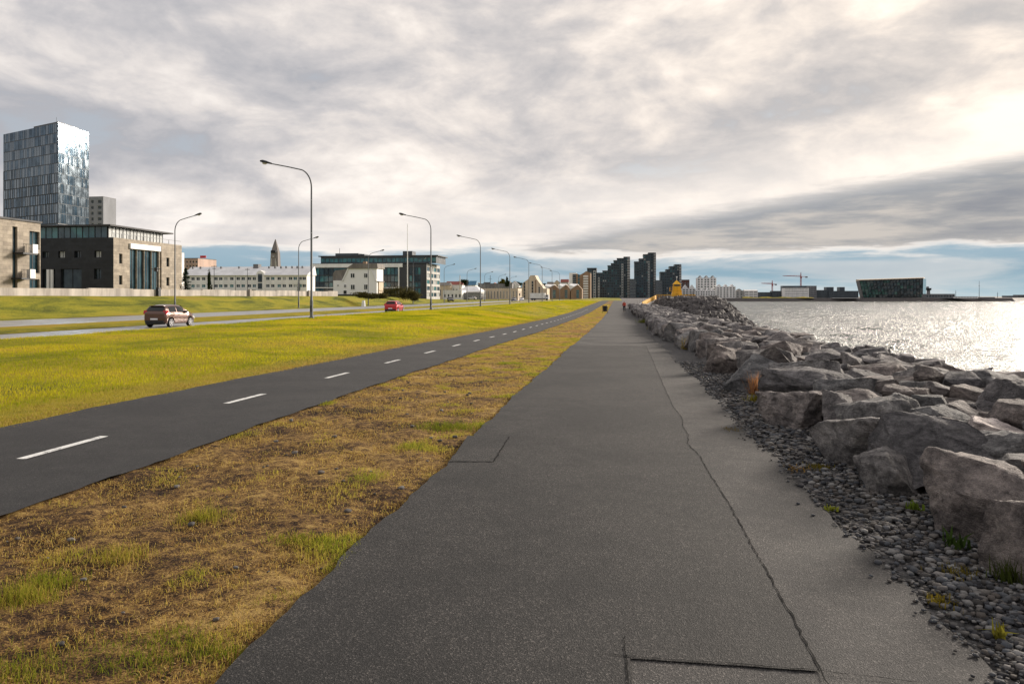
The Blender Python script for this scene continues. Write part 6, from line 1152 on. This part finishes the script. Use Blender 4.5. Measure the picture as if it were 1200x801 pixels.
def pole(name, label, cat, px, X, py, r, m_, arms=(), head=None, D=None):
    p = W(px, D) if D else Vector((X, y_at(px, X), 0)); g = float(G(p.x, p.y)); zt = z_at(py, dep(p.x, p.y)); b = thing(name, label, cat, (p.x, p.y, g)); MB().tube([(p.x, p.y, g - 0.1), (p.x, p.y, zt)], [r, r * 0.5], 8).build('pole', m_, b, smooth=True, sharp=60)
    for zf, w_ in arms: MB().box(p.x - w_, p.x + w_, p.y - 0.05, p.y + 0.05, g + (zt - g) * zf - 0.05, g + (zt - g) * zf + 0.05).build('crossbar', m_, b)
    if head: MB().box(p.x - head[0], p.x + head[0], p.y - 0.12, p.y + 0.12, zt - head[1], zt + 0.02).build('signal_head' if head[2] else 'flag', DMETAL if head[2] else mat('red_flag', (0.6, 0.03, 0.04), 0.7, fn=weather(0.1, 3)), b)
    return b
pole('flagpole', 'tall white flagpole in front of the dark glass office', 'flagpole', 477.5, -60, 262, 0.16, WHITEP)
pole('utility_pole', 'dark pole with crossbar in front of the long white building, left one', 'pole', 251, -85, 311, 0.09, DMETAL, ((0.97, 0.7), (0.90, 0.4)))
pole('utility_pole', 'dark pole in front of the middle of the long white building', 'pole', 290, -80, 314, 0.08, DMETAL, ((0.95, 0.5),))
pole('utility_pole', 'thin pole left of the white gable in front of the long building', 'pole', 276, -82, 323, 0.06, DMETAL)
pole('small_flagpole', 'short flagpole with a small red flag behind the long white building', 'flagpole', 238, -160, 299.5, 0.07, WHITEP, (), (1.2, 0.9, 0))
pole('traffic_signal', 'slim pole with dark head before the stone office side', 'pole', 183, -60, 313.5, 0.06, STEEL, ((0.95, 0.8),), (0.2, 0.5, 1))
pole('traffic_signal', 'traffic signal pole below the cream building beside the dark car', 'traffic light', 609, -38, 343.5, 0.09, DMETAL, (), (0.22, 1.0, 1))
pole('wooden_mast', 'dark mast standing behind the long beige shop', 'pole', 574.5, None, 322.5, 0.22, DMETAL, ((0.85, 1.0), (0.7, 0.7)), None, 380)
pole('wooden_mast', 'pale mast on the slope left of the white hall', 'pole', 539, None, 322, 0.3, CREAM, ((0.8, 0.8),), None, 400)
bp = Vector((-48.9, y_at(426, -48.9), 0)); tag(MB().frustum(bp.x, bp.y, float(G(bp.x, bp.y)) - 0.05, float(G(bp.x, bp.y)) + 1.15, 0.45, 0.30, 8).build('marker_post', WHITEP), 'short white marker post at the roadside below the white house', 'post')

# ================================================================== TREES AND BUSHES
def leaf_mesh(P, size, cols, up=0.3):
    n = len(P); d1 = RNG.normal(0, 1, (n, 3)); d1 /= np.linalg.norm(d1, axis=1)[:, None]; d2 = np.cross(d1, RNG.normal(0, 1, (n, 3))); d2 /= np.linalg.norm(d2, axis=1)[:, None]; s = np.broadcast_to(size, (n,))[:, None] * RNG.uniform(0.6, 1.3, (n, 1))
    co = np.stack([P - d1 * s, P + d2 * s * 0.5, P + d1 * s, P - d2 * s * 0.5], 1).reshape(-1, 3); return co, np.arange(4 * n).reshape(n, 4), np.repeat(cols, 4, 0)
def bush(name, label, cat, c, rad, n, size, col, trunk=0.5):
    root = thing(name, label, cat, (c[0], c[1], c[2])); clumps = [(RNG.normal(0, 0.42, 3) * rad) + np.array([0, 0, rad[2]]) for _ in range(max(6, n // 160))]; pts = []
    for q_ in clumps: pts.append(q_ + RNG.normal(0, 0.22, (n // len(clumps), 3)) * np.array(rad))
    P = np.concatenate(pts); P[:, 2] = np.abs(P[:, 2]); P = P + np.array(c); cl = np.array(col)[None, :] * RNG.uniform(0.5, 1.5, (len(P), 1))
    link(np_mesh('crown', *(lambda a: (a[0], a[1], LEAF, a[2]))(leaf_mesh(P, size, cl))), 'crown', root)
    q = MB(); [q.tube([(c[0] + i * 0.15 * rad[0], c[1], c[2] - 0.3), (c[0] + i * 0.4 * rad[0], c[1] + 0.1 * i, c[2] + rad[2] * 1.1)], [0.05 * rad[2], 0.015 * rad[2]], 5) for i in (-1, 0, 1)]; q.build('trunk', mat('bark', (0.06, 0.045, 0.035), 0.9, fn=weather(0.3, 4)), root); return root
def spruce(label, px, D, ptop, pbase, wpx):
    p = W(px, D); z0, z1 = z_at(pbase, D), z_at(ptop, D); H = z1 - z0; w = wpx / F * D / 2; root = thing('spruce_tree', label, 'tree', (p.x, p.y, z0)); pts, lim = [], MB(); rs = random.Random(int(px))
    MB().tube([(p.x, p.y, z0 - 0.5), (p.x, p.y, z0 + H * 0.5), (p.x, p.y, z1 - 0.1)], [0.16, 0.09, 0.015], 7).build('trunk', mat('spruce_bark', (0.05, 0.035, 0.028), 0.9, fn=weather(0.3, 4)), root)
    for k in range(120):
        f = rs.random() ** 1.1; a = rs.uniform(0, 6.283); L2 = w * (1 - f) ** 0.85 * rs.uniform(0.55, 1.15) + 0.06; zb2 = z0 + H * (0.06 + 0.92 * f); tip = Vector((math.cos(a) * L2, math.sin(a) * L2, -0.18 * L2))
        lim.tube([(p.x, p.y, zb2), (p.x + tip.x, p.y + tip.y, zb2 + tip.z)], [0.025, 0.006], 4)
        for _ in range(46): t = rs.random() ** 0.7; pts.append((p.x + tip.x * t + rs.gauss(0, 0.05 + 0.06 * L2), p.y + tip.y * t + rs.gauss(0, 0.05 + 0.06 * L2), zb2 + tip.z * t - abs(rs.gauss(0, 0.08))))
    lim.build('limbs', mat('limb_bark', (0.05, 0.035, 0.028), 0.9, fn=weather(0.3, 4)), root); P = np.array(pts); cl = np.array((0.020, 0.038, 0.022))[None, :] * RNG.uniform(0.5, 1.7, (len(P), 1)); link(np_mesh('crown', *(lambda a: (a[0], a[1], LEAF, a[2]))(leaf_mesh(P, 0.07, cl))), 'crown', root); return root
spruce('dark spruce tree between the stone office and the long white building', 217.5, 113, 313, 346, 19)
p = W(245, 190); bush('columnar_tree', 'narrow dark columnar tree before the left half of the long white building', 'tree', (p.x, p.y, 1.4), (0.45, 0.45, 3.3), 3000, 0.14, (0.025, 0.035, 0.018))
p = W(350.5, 190); bush('columnar_tree', 'small narrow dark tree near the right end of the long white building', 'tree', (p.x, p.y, 1.4), (0.35, 0.35, 2.4), 1800, 0.12, (0.03, 0.045, 0.025))
for px, pb, w_, h_, D, lab in ((432, 349.5, 3.0, 0.55, 150, 'low dark hedge on the mound below the white house, left part'), (441, 350, 2.4, 0.5, 148, 'low dark hedge on the mound below the white house, right part'), (463, 350, 4.0, 1.5, 190, 'dark hedge right of the white house'), (475, 351, 2.6, 1.4, 180, 'dark bush at the foot of the white flagpole'), (485, 352, 1.6, 1.2, 176, 'rounded dark bush right of the flagpole'), (300, 347, 1.4, 0.7, 185, 'small dark shrub in front of the stair gable')):
    p = W(px, D); bush('shrub', lab, 'shrub', (p.x, p.y, z_at(pb, D)), (w_, 1.0, h_), 2600, 0.16, (0.09, 0.08, 0.03))
for px, pt, D, w_, h_, lab in ((546.5, 326.5, 460, 2.6, 1.8, 'round green tree on the slope above the white hall'), (588, 328, 480, 2.6, 1.6, 'yellowish tree above the long beige shop'), (594.5, 326.5, 470, 1.3, 2.2, 'pointed dark tree above the long beige shop'), (606, 328.5, 520, 5.0, 2.0, 'wide dark tree left of the cream stepped building'), (637, 331.5, 620, 3.0, 1.6, 'dark tree right of the cream stepped building'), (938, 348, 900, 6.0, 1.6, 'dark green bushes before the white office block'), (946, 349, 896, 4.0, 1.2, 'yellow-green bush right of the dark ones before the white office')):
    p = W(px, D); zt = z_at(pt, D); zb = zt - 2.2 * h_; bush('tree', lab, 'tree', (p.x, p.y, zb), (w_, w_ * 0.7, h_), 2400, 0.35, (0.14, 0.13, 0.02) if 'yellow' in lab else (0.03, 0.045, 0.02))
